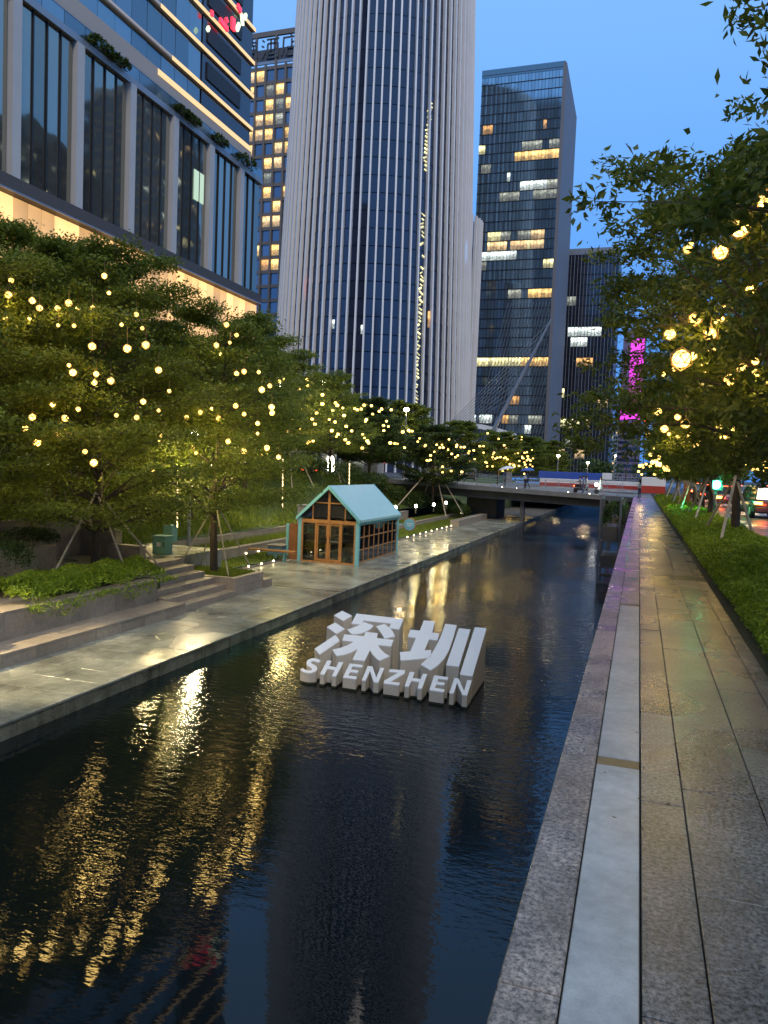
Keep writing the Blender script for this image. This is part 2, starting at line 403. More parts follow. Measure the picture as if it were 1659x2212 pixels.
# ---------------------------------------------------------------- mesh builder
class MB:
    def __init__(s):
        s.v = []; s.f = []; s.mi = []; s.cur = 0
    def mat(s, i):
        s.cur = i; return s
    def face(s, idx):
        s.f.append(tuple(idx)); s.mi.append(s.cur)
    def add(s, vs):
        b = len(s.v); s.v.extend([tuple(q) for q in vs]); return b
    def quad(s, a, b, c, d):
        i = s.add((a, b, c, d)); s.face((i, i + 1, i + 2, i + 3)); return s
    def box(s, x0, x1, y0, y1, z0, z1):
        if x0 > x1: x0, x1 = x1, x0
        if y0 > y1: y0, y1 = y1, y0
        if z0 > z1: z0, z1 = z1, z0
        b = s.add([(x0, y0, z0), (x1, y0, z0), (x1, y1, z0), (x0, y1, z0), (x0, y0, z1), (x1, y0, z1), (x1, y1, z1), (x0, y1, z1)])
        for q in ((0, 3, 2, 1), (4, 5, 6, 7), (0, 1, 5, 4), (1, 2, 6, 5), (2, 3, 7, 6), (3, 0, 4, 7)):
            s.face([b + i for i in q])
        return s
    def bbox(s, x0, x1, y0, y1, z0, z1, e=0.006):
        """box with its upper edges bevelled"""
        b = s.add([(x0, y0, z0), (x1, y0, z0), (x1, y1, z0), (x0, y1, z0),
                   (x0, y0, z1 - e), (x1, y0, z1 - e), (x1, y1, z1 - e), (x0, y1, z1 - e),
                   (x0 + e, y0 + e, z1), (x1 - e, y0 + e, z1), (x1 - e, y1 - e, z1), (x0 + e, y1 - e, z1)])
        for q in ((0, 3, 2, 1), (8, 9, 10, 11), (0, 1, 5, 4), (1, 2, 6, 5), (2, 3, 7, 6), (3, 0, 4, 7), (4, 5, 9, 8), (5, 6, 10, 9), (6, 7, 11, 10), (7, 4, 8, 11)):
            s.face([b + i for i in q])
        return s
    def prism(s, poly, z0, z1):
        """poly: list of (x,y); z0/z1 numbers or lists"""
        n = len(poly)
        zb = z0 if hasattr(z0, '__len__') else [z0] * n
        zt = z1 if hasattr(z1, '__len__') else [z1] * n
        ar = sum(poly[i][0] * poly[(i + 1) % n][1] - poly[(i + 1) % n][0] * poly[i][1] for i in range(n))
        if ar < 0:
            poly = poly[::-1]; zb = zb[::-1]; zt = zt[::-1]
        b = s.add([(p[0], p[1], z) for p, z in zip(poly, zb)] + [(p[0], p[1], z) for p, z in zip(poly, zt)])
        s.face([b + n + i for i in range(n)])
        s.face([b + n - 1 - i for i in range(n)])
        for i in range(n):
            j = (i + 1) % n
            s.face((b + i, b + j, b + n + j, b + n + i))
        return s
    def loft(s, rings, cap=True):
        n = len(rings[0]); b = s.add([p for r in rings for p in r])
        for k in range(len(rings) - 1):
            for i in range(n):
                j = (i + 1) % n
                s.face((b + k * n + i, b + k * n + j, b + (k + 1) * n + j, b + (k + 1) * n + i))
        if cap:
            s.face([b + n - 1 - i for i in range(n)])
            s.face([b + (len(rings) - 1) * n + i for i in range(n)])
        return s
    def tube(s, pts, rad, n=6):
        pts = [Vector(p) for p in pts]
        if not hasattr(rad, '__len__'): rad = [rad] * len(pts)
        rings = []
        for i, p in enumerate(pts):
            d = (pts[min(i + 1, len(pts) - 1)] - pts[max(i - 1, 0)])
            if d.length < 1e-9: d = Vector((0, 0, 1))
            d.normalize()
            a = Vector((0, 0, 1)) if abs(d.z) < 0.9 else Vector((1, 0, 0))
            u = d.cross(a).normalized(); w = d.cross(u)
            rings.append([p + (u * math.cos(t) + w * math.sin(t)) * rad[i] for t in [2 * math.pi * k / n for k in range(n)]])
        return s.loft(rings)
    def cyl(s, x, y, z0, z1, r0, r1=None, n=12):
        r1 = r0 if r1 is None else r1
        return s.loft([[(x + r * math.cos(2 * math.pi * k / n), y + r * math.sin(2 * math.pi * k / n), z) for k in range(n)] for z, r in ((z0, r0), (z1, r1))])
    def ball(s, c, r, nu=8, nv=6, sq=(1, 1, 1)):
        rings = []
        for j in range(1, nv):
            th = math.pi * j / nv
            rings.append([(c[0] + r * sq[0] * math.sin(th) * math.cos(2 * math.pi * k / nu), c[1] + r * sq[1] * math.sin(th) * math.sin(2 * math.pi * k / nu), c[2] - r * sq[2] * math.cos(th)) for k in range(nu)])
        return s.loft(rings)
    def mesh(s, name, mats, org=(0, 0, 0), smooth=False):
        me = bpy.data.meshes.new(name)
        o = Vector(org)
        me.from_pydata([(v[0] - o.x, v[1] - o.y, v[2] - o.z) for v in s.v], [], s.f)
        for m in (mats if isinstance(mats, (list, tuple)) else [mats]):
            me.materials.append(m)
        if any(s.mi):
            me.polygons.foreach_set('material_index', s.mi)
        if smooth:
            me.polygons.foreach_set('use_smooth', [True] * len(me.polygons))
        me.update()
        return me
    def build(s, name, mats, parent=None, org=None, smooth=False, label=None):
        if org is None:
            org = wloc(parent) if parent else (0, 0, 0)
        me = s.mesh(name, mats, org, smooth)
        ob = bpy.data.objects.new(name, me)
        COL.objects.link(ob)
        if parent:
            ob.parent = parent
            ob.location = Vector(org) - Vector(wloc(parent))
        else:
            ob.location = org
        if label: ob['label'] = label
        return ob
def wloc(o):
    p = Vector((0, 0, 0))
    while o is not None:
        p = p + o.location; o = o.parent
    return p
def tag(o, label, cat, group=None):
    o['label'] = label; o['category'] = cat
    if group: o['group'] = group
    return o
def struct(o):
    o['kind'] = 'structure'; return o
def thing(name, label, cat, loc=(0, 0, 0), rotz=0.0, group=None):
    o = bpy.data.objects.new(name, None)
    COL.objects.link(o)
    o.empty_display_size = 0.2
    o.location = loc; o.rotation_euler = (0, 0, rotz)
    return tag(o, label, cat, group)
def inst(name, me, loc, parent=None, rot=None, scale=None):
    o = bpy.data.objects.new(name, me)
    COL.objects.link(o)
    o.location = loc
    if rot: o.rotation_euler = rot
    if scale: o.scale = scale
    if parent: o.parent = parent
    return o
def dup(root, loc, rotz=None, label=None, group=None):
    r = root.copy(); COL.objects.link(r); r.location = loc
    if rotz is not None: r.rotation_euler = (0, 0, rotz)
    if label: r['label'] = label
    if group: r['group'] = group
    for ch in list(root.children):
        c = ch.copy(); COL.objects.link(c); c.parent = r
        for g in ch.children:
            d = g.copy(); COL.objects.link(d); d.parent = c
    return r
def bulk(name, V, F, mat, parent=None, smooth=False, loc=(0, 0, 0)):
    """V (n,3) float, F (m,k) int"""
    me = bpy.data.meshes.new(name)
    V = np.ascontiguousarray(V, dtype=np.float32); F = np.ascontiguousarray(F, dtype=np.int32)
    m_, k_ = F.shape
    me.vertices.add(len(V)); me.vertices.foreach_set('co', V.ravel())
    me.loops.add(m_ * k_); me.loops.foreach_set('vertex_index', F.ravel())
    me.polygons.add(m_)
    me.polygons.foreach_set('loop_start', np.arange(0, m_ * k_, k_, dtype=np.int32))
    me.polygons.foreach_set('loop_total', np.full(m_, k_, dtype=np.int32))
    me.materials.append(mat)
    me.update(calc_edges=True)
    if parent is False: return me
    o = bpy.data.objects.new(name, me); COL.objects.link(o); o.location = loc
    if parent: o.parent = parent
    return o
def leaves(C, size, aspect=0.45, up=0.6, g=None):
    """one folded rhombus per centre; up: 1 = flat lying leaves, 0 = any direction"""
    g = g or rng
    n = len(C)
    size = np.broadcast_to(np.asarray(size, float), (n,)) * g.uniform(0.7, 1.25, n)
    nrm = g.normal(size=(n, 3)) * (1 - up) * 0.9
    nrm[:, 2] += up + 0.1
    nrm /= np.linalg.norm(nrm, axis=1)[:, None]
    a = g.normal(size=(n, 3))
    a -= (a * nrm).sum(1)[:, None] * nrm
    a /= np.linalg.norm(a, axis=1)[:, None]
    b = np.cross(nrm, a)
    L = (size * 0.5)[:, None]; Wd = (size * aspect * 0.5)[:, None]
    V = np.empty((n, 4, 3))
    V[:, 0] = C - a * L
    V[:, 1] = C + b * Wd - nrm * L * 0.15
    V[:, 2] = C + a * L
    V[:, 3] = C - b * Wd - nrm * L * 0.15
    F = np.arange(n * 4).reshape(n, 4)
    return V.reshape(-1, 3), F
# ================================================================ GROUND, WATER, WALKS
WZ = -3.12      # water level
PZ = -2.80      # promenade level
EX = -10.25     # canal edge of the promenade
# one sheet of ground out to the horizon, notched for the canal
mb = MB()
mb.quad((-1500, -60, 0.55), (-27.6, -60, 0.55), (-27.6, 1600, 0.55), (-1500, 1600, 0.55))
mb.quad((1.25, -60, -0.06), (1500, -60, -0.06), (1500, 1600, -0.06), (1.25, 1600, -0.06))
mb.quad((-27.6, 150, 0.1), (1.25, 150, 0.1), (1.25, 1600, 0.1), (-27.6, 1600, 0.1))
struct(mb.build('ground', M['farground']))
mb = MB(); mb.quad((-12, -8, WZ), (0.4, -8, WZ), (0.4, 152, WZ), (-12, 152, WZ))
struct(mb.build('water', M['water']))
mb = MB(); mb.quad((-12, -8, WZ - 1.2), (0.4, -8, WZ - 1.2), (0.4, 152, WZ - 1.2), (-12, 152, WZ - 1.2))
struct(mb.build('canal_bed', M['soil']))
# left street and right street
mb = MB(); mb.quad((-43, -40, 0.60), (-28, -40, 0.60), (-28, 260, 0.60), (-43, 260, 0.60))
mb.mat(1)
for k in range(40):
    mb.quad((-35.6, -20 + k * 6, 0.605), (-35.45, -20 + k * 6, 0.605), (-35.45, -17 + k * 6, 0.605), (-35.6, -17 + k * 6, 0.605))
struct(mb.build('left_street', [M['asphalt'], M['line']]))
mb = MB(); mb.quad((3.75, -20, 0.02), (18, -20, 0.02), (18, 300, 0.02), (3.75, 300, 0.02))
mb.mat(1)
for k in range(50):
    mb.quad((7.6, -10 + k * 6, 0.025), (7.75, -10 + k * 6, 0.025), (7.75, -7 + k * 6, 0.025), (7.6, -7 + k * 6, 0.025))
struct(mb.build('right_street', [M['road_r'], M['line']]))
mb = MB()
for k in range(60):
    mb.bbox(3.58, 3.74, k * 1.5, k * 1.5 + 1.49, -0.05, 0.15, 0.01)
struct(mb.build('kerb', M['conc']))

# ---- right-hand walkway: three columns of granite slabs, one object each near the camera
walk = struct(MB().box(-0.39, 1.30, -3, 76, -0.60, -0.055).build('walkway', M['joint'], org=(0, 0, 0)))
seams = [0.115, 0.355, 0.785, 1.14]
stuff_slabs = MB()
for c in range(3):
    y = -1.0 + [0.0, 0.9, 0.35][c]
    k = 0
    x0, x1 = seams[c] + 0.003, seams[c + 1] - 0.003
    while y < 75:
        L = [1.9, 1.35, 1.6][c] + random.uniform(-0.12, 0.12)
        dz = random.uniform(-0.0025, 0.0025)
        tgt = MB() if y < 44 else stuff_slabs
        tgt.bbox(x0, x1, y + 0.003, y + L - 0.003, -0.055, dz, 0.004)
        if y < 44:
            o = tgt.build('paving_slab', M['walk'], walk, org=(x0, y, 0))
        y += L; k += 1
stuff_slabs.build('paving_slabs_far', M['walk'], walk)['kind'] = 'stuff'
# border slab next to the hedge
mb = MB()
y = -1
while y < 75:
    mb.bbox(1.146, 1.30, y, y + 0.99, -0.055, -0.004, 0.003); y += 1.0
mb.build('border_slabs', M['walk'], walk)['kind'] = 'stuff'

# ---- quay wall with granite coping and a smooth inlaid strip
quay = tag(MB().box(-0.33, 0.11, -3, 76, -3.9, -0.075).build('quay_wall', M['concdark'], org=(0, 0, -3.9)), 'canal wall topped by speckled granite coping and smooth pale strip', 'wall')
y = -1.2
cop = [1.55, 1.45, 1.35, 1.30]
k = 0
far = MB()
while y < 75:
    L = 1.38 + random.uniform(-0.06, 0.06)
    if abs(y - 3.0) < 0.7 and k: pass
    t = MB() if y < 42 else far
    t.bbox(-0.395, -0.168, y + 0.003, y + L - 0.003, -0.13, random.uniform(-0.006, -0.001), 0.006)
    if y < 42:
        t.build('coping_stone', M['coping'], quay, org=(-0.395, y, 0))
    y += L; k += 1
far.build('coping_stones_far', M['coping'], quay)['kind'] = 'stuff'
edges_y = [-1.2, 5.38, 12.05, 18.3, 25.2, 32, 39, 46, 54, 62, 75]
for a, b in zip(edges_y[:-1], edges_y[1:]):
    MB().bbox(-0.162, 0.108, a + 0.004, b - (0.156 if b < 13 else 0.08), -0.10, -0.012, 0.004).build('strip_slab', M['strip'] if a < 12 else M['coping'], quay, org=(-0.132, a, 0))
    if b < 70:
        MB().bbox(-0.162, 0.108, b - (0.150 if b < 13 else 0.076), b - 0.002, -0.10, -0.016, 0.003).build('cross_band', M['band'] if b < 13 else M['fascia'], quay, org=(-0.132, b, 0))
for y in (15.1, 21.3, 27.6, 34):
    MB().cyl(0.0, y, -0.012, -0.004, 0.095, 0.09, 20).build('cover_disc', M['cab'], quay, org=(0, y, -0.1))
# short dark brackets gripping the coping further along
for i, y in enumerate((37.5, 40.6, 44.0, 48.5)):
    MB().box(-0.62, -0.16, y, y + 0.22, -0.16, 0.03).build('bracket', M['fascia'], quay, org=(-0.6, y, -0.1))

# ---- left promenade: slab, edge cladding blocks, paving tiles
prom = struct(MB().box(-16.2, EX - 0.035, 2, 150, WZ - 1.0, PZ - 0.035).build('promenade', M['joint'], org=(-16, 2, PZ)))
me_cache = {}
def tile_mesh(w, d, mat, tname='tile'):
    key = (round(w, 3), round(d, 3), mat.name)
    if key not in me_cache:
        me_cache[key] = MB().bbox(0, w, 0, d, -0.034, 0, 0.004).mesh(tname, mat)
    return me_cache[key]
tw, td = 0.572, 0.80
cnt = 0
farT = MB()
cands = []
for j in range(0, 92):
    for i in range(10):
        x = EX - 0.02 - (i + 1) * (tw + 0.005)
        y = 9.0 + j * (td + 0.006)
        xmin = -13.72 if y < 26.4 else (-16.0 if y < 42 else -14.4)
        if x < xmin - 0.3: continue
        cands.append((x, y))
for n_i, (x, y) in enumerate(cands):
    if abs(y + td * 0.5 - 26.45) < 0.2: pass
    dz = random.uniform(-0.003, 0.003)
    if n_i < 298:
        inst('tile', tile_mesh(tw, td, M['prom']), (x + 16, y - 2, dz), prom, rot=(random.uniform(-.003, .003), random.uniform(-.003, .003), 0))
    else:
        farT.bbox(x, x + tw, y, y + td, PZ - 0.034, PZ + dz, 0.004)
yy = 9.0 + 82 * (td + 0.006)
farT.build('tiles_far', M['prom'], prom)['kind'] = 'stuff'
# drain slot across the promenade
MB().box(-13.0, EX, 26.40, 26.49, PZ - 0.01, PZ + 0.009).build('drain_slot', M['black'], prom)
# cladding blocks on the canal face
y = 8.0; n_b = 0; farC = MB()
while y < 150:
    w = random.choice((0.42, 0.45, 0.5, 0.46))
    dx = random.uniform(-0.012, 0.012)
    t = MB() if n_b < 150 else farC
    t.bbox(EX - 0.03, EX + 0.03 + dx, y + 0.006, y + w - 0.006, WZ - 0.3, PZ - 0.045 + random.uniform(-0.006, 0.006), 0.008)
    if n_b < 150: t.build('cladding_block', M['clad'], prom, org=(EX, y, PZ))
    y += w; n_b += 1
farC.build('cladding_blocks_far', M['clad'], prom)['kind'] = 'stuff'
y = 8.0; n_b = 0; capf = MB()
while y < 150:
    w = 0.9
    t = MB() if n_b < 90 else capf
    t.bbox(EX - 0.02, EX + 0.055, y + 0.003, y + w - 0.003, PZ - 0.04, PZ + 0.003, 0.004)
    if n_b < 90: t.build('edge_stone', M['prom'], prom, org=(EX, y, PZ))
    y += w; n_b += 1
capf.build('edge_stones_far', M['prom'], prom)['kind'] = 'stuff'

# paved plaza past the bridge, spanning the covered part of the canal
struct(MB().box(-27.5, 1.28, 102, 152, -0.55, -0.12).build('plaza', M['conc']))
# fallen leaves
n_lv = 150
C = np.stack([np.concatenate([rng.uniform(-13.5, -10.4, 80), rng.uniform(0.1, 1.2, 50), rng.uniform(-0.38, 0.1, 20)]), np.concatenate([rng.uniform(10, 30, 80), rng.uniform(3, 16, 50), rng.uniform(3, 14, 20)]), np.concatenate([np.full(80, PZ + 0.012), np.full(70, 0.010)])], 1)
V, F = leaves(C, np.concatenate([np.full(80, 0.08), np.full(70, 0.035)]), 0.45, 0.97)
fv = bulk('fallen_leaves', V, F, plain('dead_leaf', (0.12, 0.07, 0.025), 0.7)); fv['kind'] = 'stuff'
# ---- terraces and walls of the left bank ------------------------------------------------
def stone_wall(name, label, x0, x1, y0, y1, z0, z1, seg=1.2, axis='y', mat=None, cap=True, kind=None, group=None, maxparts=40):
    """a wall made of facing stones with open joints plus cap stones"""
    mat = mat or M['terr']
    w = MB().box(x0 + 0.02, x1 - 0.02, y0 + 0.02, y1 - 0.02, z0 - 0.2, z1 - 0.05).build(name, M['joint'], org=(x1, y0, z0))
    tag(w, label, kind or 'wall', group)
    a0, a1 = (y0, y1) if axis == 'y' else (x0, x1)
    n = max(1, round((a1 - a0) / seg)); L = (a1 - a0) / n
    for k in range(n):
        s0, s1 = a0 + k * L + 0.005, a0 + (k + 1) * L - 0.005
        j = random.uniform(-0.003, 0.003)
        if axis == 'y':
            MB().box(x0, x1 + j, s0, s1, z0 - 0.15, z1 - 0.055).build('facing_stone', mat, w, org=(x1, s0, z0))
            if cap: MB().bbox(x0 - 0.01, x1 + 0.015, s0, s1, z1 - 0.05, z1, 0.006).build('cap_stone', mat, w, org=(x1, s0, z1))
        else:
            MB().box(s0, s1, y0 + j, y1, z0 - 0.15, z1 - 0.055).build('facing_stone', mat, w, org=(s0, y0, z0))
            if cap: MB().bbox(s0, s1, y0 - 0.015, y1 + 0.01, z1 - 0.05, z1, 0.006).build('cap_stone', mat, w, org=(s0, y0, z1))
    return w
stone_wall('low_step', 'long low stone step beside the promenade below the planter wall', -13.72, -12.84, 8, 20.1, PZ, -2.47, 1.0)
stone_wall('planter_wall', 'long pinkish stone wall holding the grassy planter left of the stairs', -14.15, -13.70, 8, 19.9, -2.47, -1.79, 1.9)
# paved ledge behind it + planter B bed
mb = MB().box(-16.4, -14.15, 8, 16.1, -2.4, -1.83)
struct(mb.build('upper_ledge', M['terr']))
mb = MB().box(-17.6, -14.15, 16.1, 20.7, -2.4, -1.90)
struct(mb.build('planter_bed', M['soil']))
stone_wall('back_wall', 'low wall behind the paved ledge at the left edge', -16.9, -16.4, 8, 16.1, -1.83, -1.15, 1.6)
stone_wall('terrace_wall', 'mid-height terrace wall below the two long dark hedges', -17.6, -17.2, 14.2, 19.6, -1.9, -0.95, 1.5)
stone_wall('terrace_wall', 'uppermost pale terrace wall under the top dark hedge', -19.2, -18.8, 14, 23.6, -1.5, -0.30, 1.6)
stone_wall('stair_wall', 'stepped pale wall at the head of the stairs, higher part', -18.8, -17.3, 22.6, 22.95, -1.75, -0.70, 0.75, axis='x')
stone_wall('stair_wall', 'lower pale wall block beside the stair landing', -17.3, -16.0, 22.2, 22.55, -1.75, -1.15, 0.65, axis='x')
# stairs rising towards the bank
st = thing('stone_stairs', 'wide stone stairs climbing from promenade between the two planters', 'stairs', (-13.6, 20.1, PZ))
for k in range(6):
    x = -13.05 - 0.42 * k
    yb = 20.12 if k else 20.12
    MB().bbox(-15.75, x, yb, 23.58, PZ + 0.195 * k, PZ + 0.195 * (k + 1), 0.008).build('step', M['terr'], st, org=(x, yb, PZ + 0.195 * k))
struct(MB().box(-19.0, -15.75, 19.9, 27.2, -2.6, -1.66).build('landing', M['prom']))
# planter C
pc = thing('tree_planter', 'square stone planter with short grass and a propped tree beside the stairs', 'planter', (-14.7, 24.6, PZ))
for k in range(2):
    for j in range(3):
        w_ = 2.1 / 3
        MB().box(-13.35, -13.10, 23.6 + j * w_ + 0.004, 23.6 + (j + 1) * w_ - 0.004, PZ + k * 0.31, PZ + k * 0.31 + 0.302).build('facing_stone', M['terr'], pc, org=(-13.1, 23.6 + j * w_, PZ))
    for j in range(4):
        w_ = 2.6 / 4
        MB().box(-15.95 + j * w_ + 0.004, -15.95 + (j + 1) * w_ - 0.004, 23.60, 23.85, PZ + k * 0.31, PZ + k * 0.31 + 0.302).build('facing_stone', M['terr'], pc, org=(-15.9 + j * w_, 23.6, PZ))
MB().box(-15.95, -13.36, 23.86, 25.7, PZ, -2.26).build('soil', M['soil'], pc)
MB().bbox(-15.9, -13.05, 25.72, 26.35, PZ, -2.50, 0.008).build('end_step', M['terr'], pc)
# lower curb + lawn strips + walls running along the bank beyond
stone_wall('lawn_curb', 'thin stone curb with ground lights just before the kiosk', -16.15, -16.0, 26.8, 42, PZ, -2.66, 1.5, cap=False, kind='curb')
stone_wall('lawn_curb', 'long stone curb lined with small ground lights beyond the kiosk', -14.45, -14.3, 42, 75, PZ, -2.66, 1.5, cap=False, kind='curb')
stone_wall('seat_wall', 'grey wall with little round lamps above the lawn strip behind planter', -18.15, -17.8, 29.0, 47, -2.66, -2.18, 1.6)
stone_wall('seat_wall', 'upper low wall edging the wild grass bank above the grey seat wall', -19.5, -19.2, 26, 50, -2.2, -1.76, 1.6)
stone_wall('seat_wall', 'lower of the two long stone ledges stepping up the lawn beyond the kiosk', -16.9, -16.55, 47, 75, -2.66, -2.36, 1.8)
stone_wall('seat_wall', 'upper stone ledge on the lawn beyond the kiosk below the bollard lamps', -18.6, -18.25, 50, 62, -2.36, -1.72, 1.8)
stone_wall('seat_block', 'short stone seat block at the far end of the lawn near the bridge', -14.5, -13.8, 61.5, 74, PZ, -2.28, 3.0, kind='seat')
struct(MB().box(-16.6, -14.45, 42, 76, -3.0, -2.665).build('lawn_strip', M['lawn']))
struct(MB().box(-17.85, -16.15, 26.8, 47, -3.0, -2.665).build('lawn_strip', M['lawn']))
struct(MB().box(-18.3, -16.85, 47, 76, -3.0, -2.40).build('lawn_strip', M['lawn']))
struct(MB().box(-19.25, -18.1, 27.2, 50, -3.0, -2.22).build('lawn_strip', M['lawn']))

# ---- grassy bank (terrain)
def sm(a, b, x):
    t = np.clip((x - a) / (b - a), 0, 1); return t * t * (3 - 2 * t)
def bank_h(x, y):
    x = np.asarray(x, float); y = np.asarray(y, float)
    foot = -1.78 + 0.9 * (1 - sm(22, 27, y))           # higher foot at the near end
    foot = foot + (-0.3) * sm(60, 75, y)
    x0 = -19.2 + 0.3 * sm(22, 27, y) + 0.6 * sm(50, 56, y)
    t = sm(0, 1, (x0 - x) / 6.5)
    mound = 0.75 * np.exp(-((y - 52) / 11.0) ** 2) * np.exp(-((x + 24.5) / 2.6) ** 2)
    mound += 0.25 * np.exp(-((y - 34) / 6.0) ** 2) * np.exp(-((x + 24) / 2.5) ** 2)
    return foot + (0.62 - foot) * t + mound
xs = np.linspace(-28.2, -19.22, 28); ys = np.linspace(4, 150, 160)
X, Y = np.meshgrid(xs, ys)
Z = bank_h(X, Y) + 0.05 * np.sin(X * 2.3 + Y * 0.9) * (X > -27)
V = np.stack([X, Y, Z], -1).reshape(-1, 3)
I = np.arange(len(ys) * len(xs)).reshape(len(ys), len(xs))
F = np.stack([I[:-1, :-1], I[:-1, 1:], I[1:, 1:], I[1:, :-1]], -1).reshape(-1, 4)
o = bulk('grassy_bank', V, F, M['lawn']); struct(o)
for p in o.data.polygons: p.use_smooth = True
# far banks past the bridge
struct(MB().box(-19, -16.2, 76, 150, -3.2, -1.9).build('far_bank', M['lawn']))
struct(MB().box(-27.7, -16.1, 2, 152, -4.2, -2.72).build('bank_base', M['soil']))

# ---- grass blades (stuff)
def blades(P, h, w=0.014, lean=0.35):
    n = len(P); h = np.broadcast_to(h, (n,)) * rng.uniform(0.5, 1.3, n)
    a = rng.uniform(0, 2 * np.pi, n); d = np.stack([np.cos(a), np.sin(a), np.zeros(n)], 1)
    t = np.stack([-np.sin(a), np.cos(a), np.zeros(n)], 1)
    ln = (h * rng.uniform(0, lean * 2, n))[:, None]
    V = np.empty((n, 3, 3)); w = np.broadcast_to(w, (n,))[:, None]
    V[:, 0] = P - t * w; V[:, 1] = P + t * w; V[:, 2] = P + d * ln; V[:, 2, 2] += h
    return V.reshape(-1, 3), np.arange(n * 3).reshape(n, 3)
def rect(n, x0, x1, y0, y1, z, bias=1.0):
    x = rng.uniform(x0, x1, n); y = y0 + (y1 - y0) * rng.uniform(0, 1, n) ** bias
    return np.stack([x, y, np.full(n, z) if np.isscalar(z) else z], 1)
GV = []; 
def addg(P, h, w, lean=0.35):
    GV.append(blades(P, h, w, lean))
P = rect(90000, -27.4, -19.5, 13, 80, 0.0, 1.7); P[:, 2] = bank_h(P[:, 0], P[:, 1]) - 0.02
hh = 0.12 + 0.30 * np.exp(-((P[:, 1] - 30) / 9) ** 2) * np.exp(-((P[:, 0] + 21) / 2.5) ** 2)
addg(P, hh, 0.010 + 0.0005 * P[:, 1], 0.5)
addg(rect(16000, -16.5, -14.5, 42, 75, -2.66, 1.2), 0.07, 0.022)
addg(rect(12000, -17.8, -16.2, 27, 47, -2.66), 0.08, 0.016)
addg(rect(9000, -18.2, -16.9, 47, 75, -2.39), 0.07, 0.022)
addg(rect(8000, -19.2, -18.15, 27.4, 50, -2.2), 0.22, 0.014)
addg(rect(12000, -15.85, -13.42, 23.92, 25.66, -2.26), 0.13, 0.012)
V = np.concatenate([g[0] for g in GV]); off = np.cumsum([0] + [len(g[0]) for g in GV[:-1]])
F = np.concatenate([g[1] + o_ for g, o_ in zip(GV, off)])
go = bulk('grass', V, F, M['grass']); go['kind'] = 'stuff'
go['label'] = 'bright green grass growing over the left bank and lawn strips'; go['category'] = 'grass'
# spidery ground cover spilling over the planter wall
n = 46000
u = rng.uniform(0, 1, n); 
x = -15.6 + rng.normal(0, 0.85, n); y = rng.uniform(14.6, 20.6, n)
edge = np.clip((x + 13.62) / 0.25, 0, 3)
x = np.clip(x, -17.3, -13.45)
keep = (y > 15.6 + 0.5 * np.sin(x * 3)) | (x > -14.4)
z = -1.85 + 0.42 * np.exp(-((x + 14.9) / 1.1) ** 2) + 0.10 * np.sin(x * 5 + y * 4) * rng.uniform(0, 1, n)
z = np.where(x > -13.75, -1.75 - rng.uniform(0, 1, n) ** 1.3 * 0.42 * (0.6 + 0.4 * np.sin(y * 2.1)), z + rng.uniform(0, 0.14, n))
C = np.stack([x, y, z], 1)[keep]
V, F = leaves(C, 0.20, 0.14, 0.30)
o = bulk('ground_cover', V, F, M['leafH']); o['kind'] = 'stuff'
o['label'] = 'spidery dark green ground cover spilling over planter wall'; o['category'] = 'ground cover'

# ---- clipped hedges and shrubs
def leafbox(n, x0, x1, y0, y1, z0, z1, rnd=0.5):
    """points near the surface of a rounded mound filling the box"""
    d = rng.normal(size=(n, 3)); d /= np.linalg.norm(d, axis=1)[:, None]
    d = np.sign(d) * np.abs(d) ** rnd
    r = rng.uniform(0.72, 1.02, n)[:, None]
    c = np.array([(x0 + x1) / 2, (y0 + y1) / 2, z0]); s = np.array([(x1 - x0) / 2, (y1 - y0) / 2, z1 - z0])
    p = c + d * s * r
    p = p[p[:, 2] > z0 - 0.05]
    return p
def shrub(name, label, cat, box, n, mat, size, group=None):
    x0, x1, y0, y1, z0, z1 = box
    e = thing(name, label, cat, ((x0 + x1) / 2, (y0 + y1) / 2, z0), group=group)
    C = leafbox(n, *box) - np.array([(x0 + x1) / 2, (y0 + y1) / 2, z0])
    V, F = leaves(C, size, 0.45, 0.5)
    bulk('foliage', V, F, mat, e)
    m = MB()
    for _ in range(7):
        a = random.uniform(0, 6.28); rx = (x1 - x0) * 0.3 * math.cos(a); ry = (y1 - y0) * 0.3 * math.sin(a)
        m.tube([((x0 + x1) / 2 + rx * 0.4, (y0 + y1) / 2 + ry * 0.4, z0 - 0.1), ((x0 + x1) / 2 + rx, (y0 + y1) / 2 + ry, z0 + (z1 - z0) * 0.75)], [0.02, 0.008], 4)
    m.build('stem', M['bark'], e)['kind'] = 'stuff'
    return e
shrub('clipped_hedge', 'rounded clipped hedge in the stone planter at the far left edge', 'hedge', (-18.3, -15.3, 14.2, 17.2, -1.25, -0.42), 9000, M['leafD'], 0.09)
shrub('clipped_hedge', 'long low dark hedge on the middle terrace left of the tree stake', 'hedge', (-18.4, -17.35, 16.6, 20.2, -1.0, -0.42), 7000, M['leafD'], 0.09)
shrub('clipped_hedge', 'topmost long dark hedge below the wild grass at left', 'hedge', (-20.2, -19.0, 17.4, 22.6, -0.4, 0.12), 8000, M['leafD'], 0.09)
shrub('shrub', 'small green tuft at the very left end of the planter wall', 'shrub', (-14.6, -13.4, 12.0, 13.4, -1.9, -1.45), 2500, M['leafH'], 0.10)
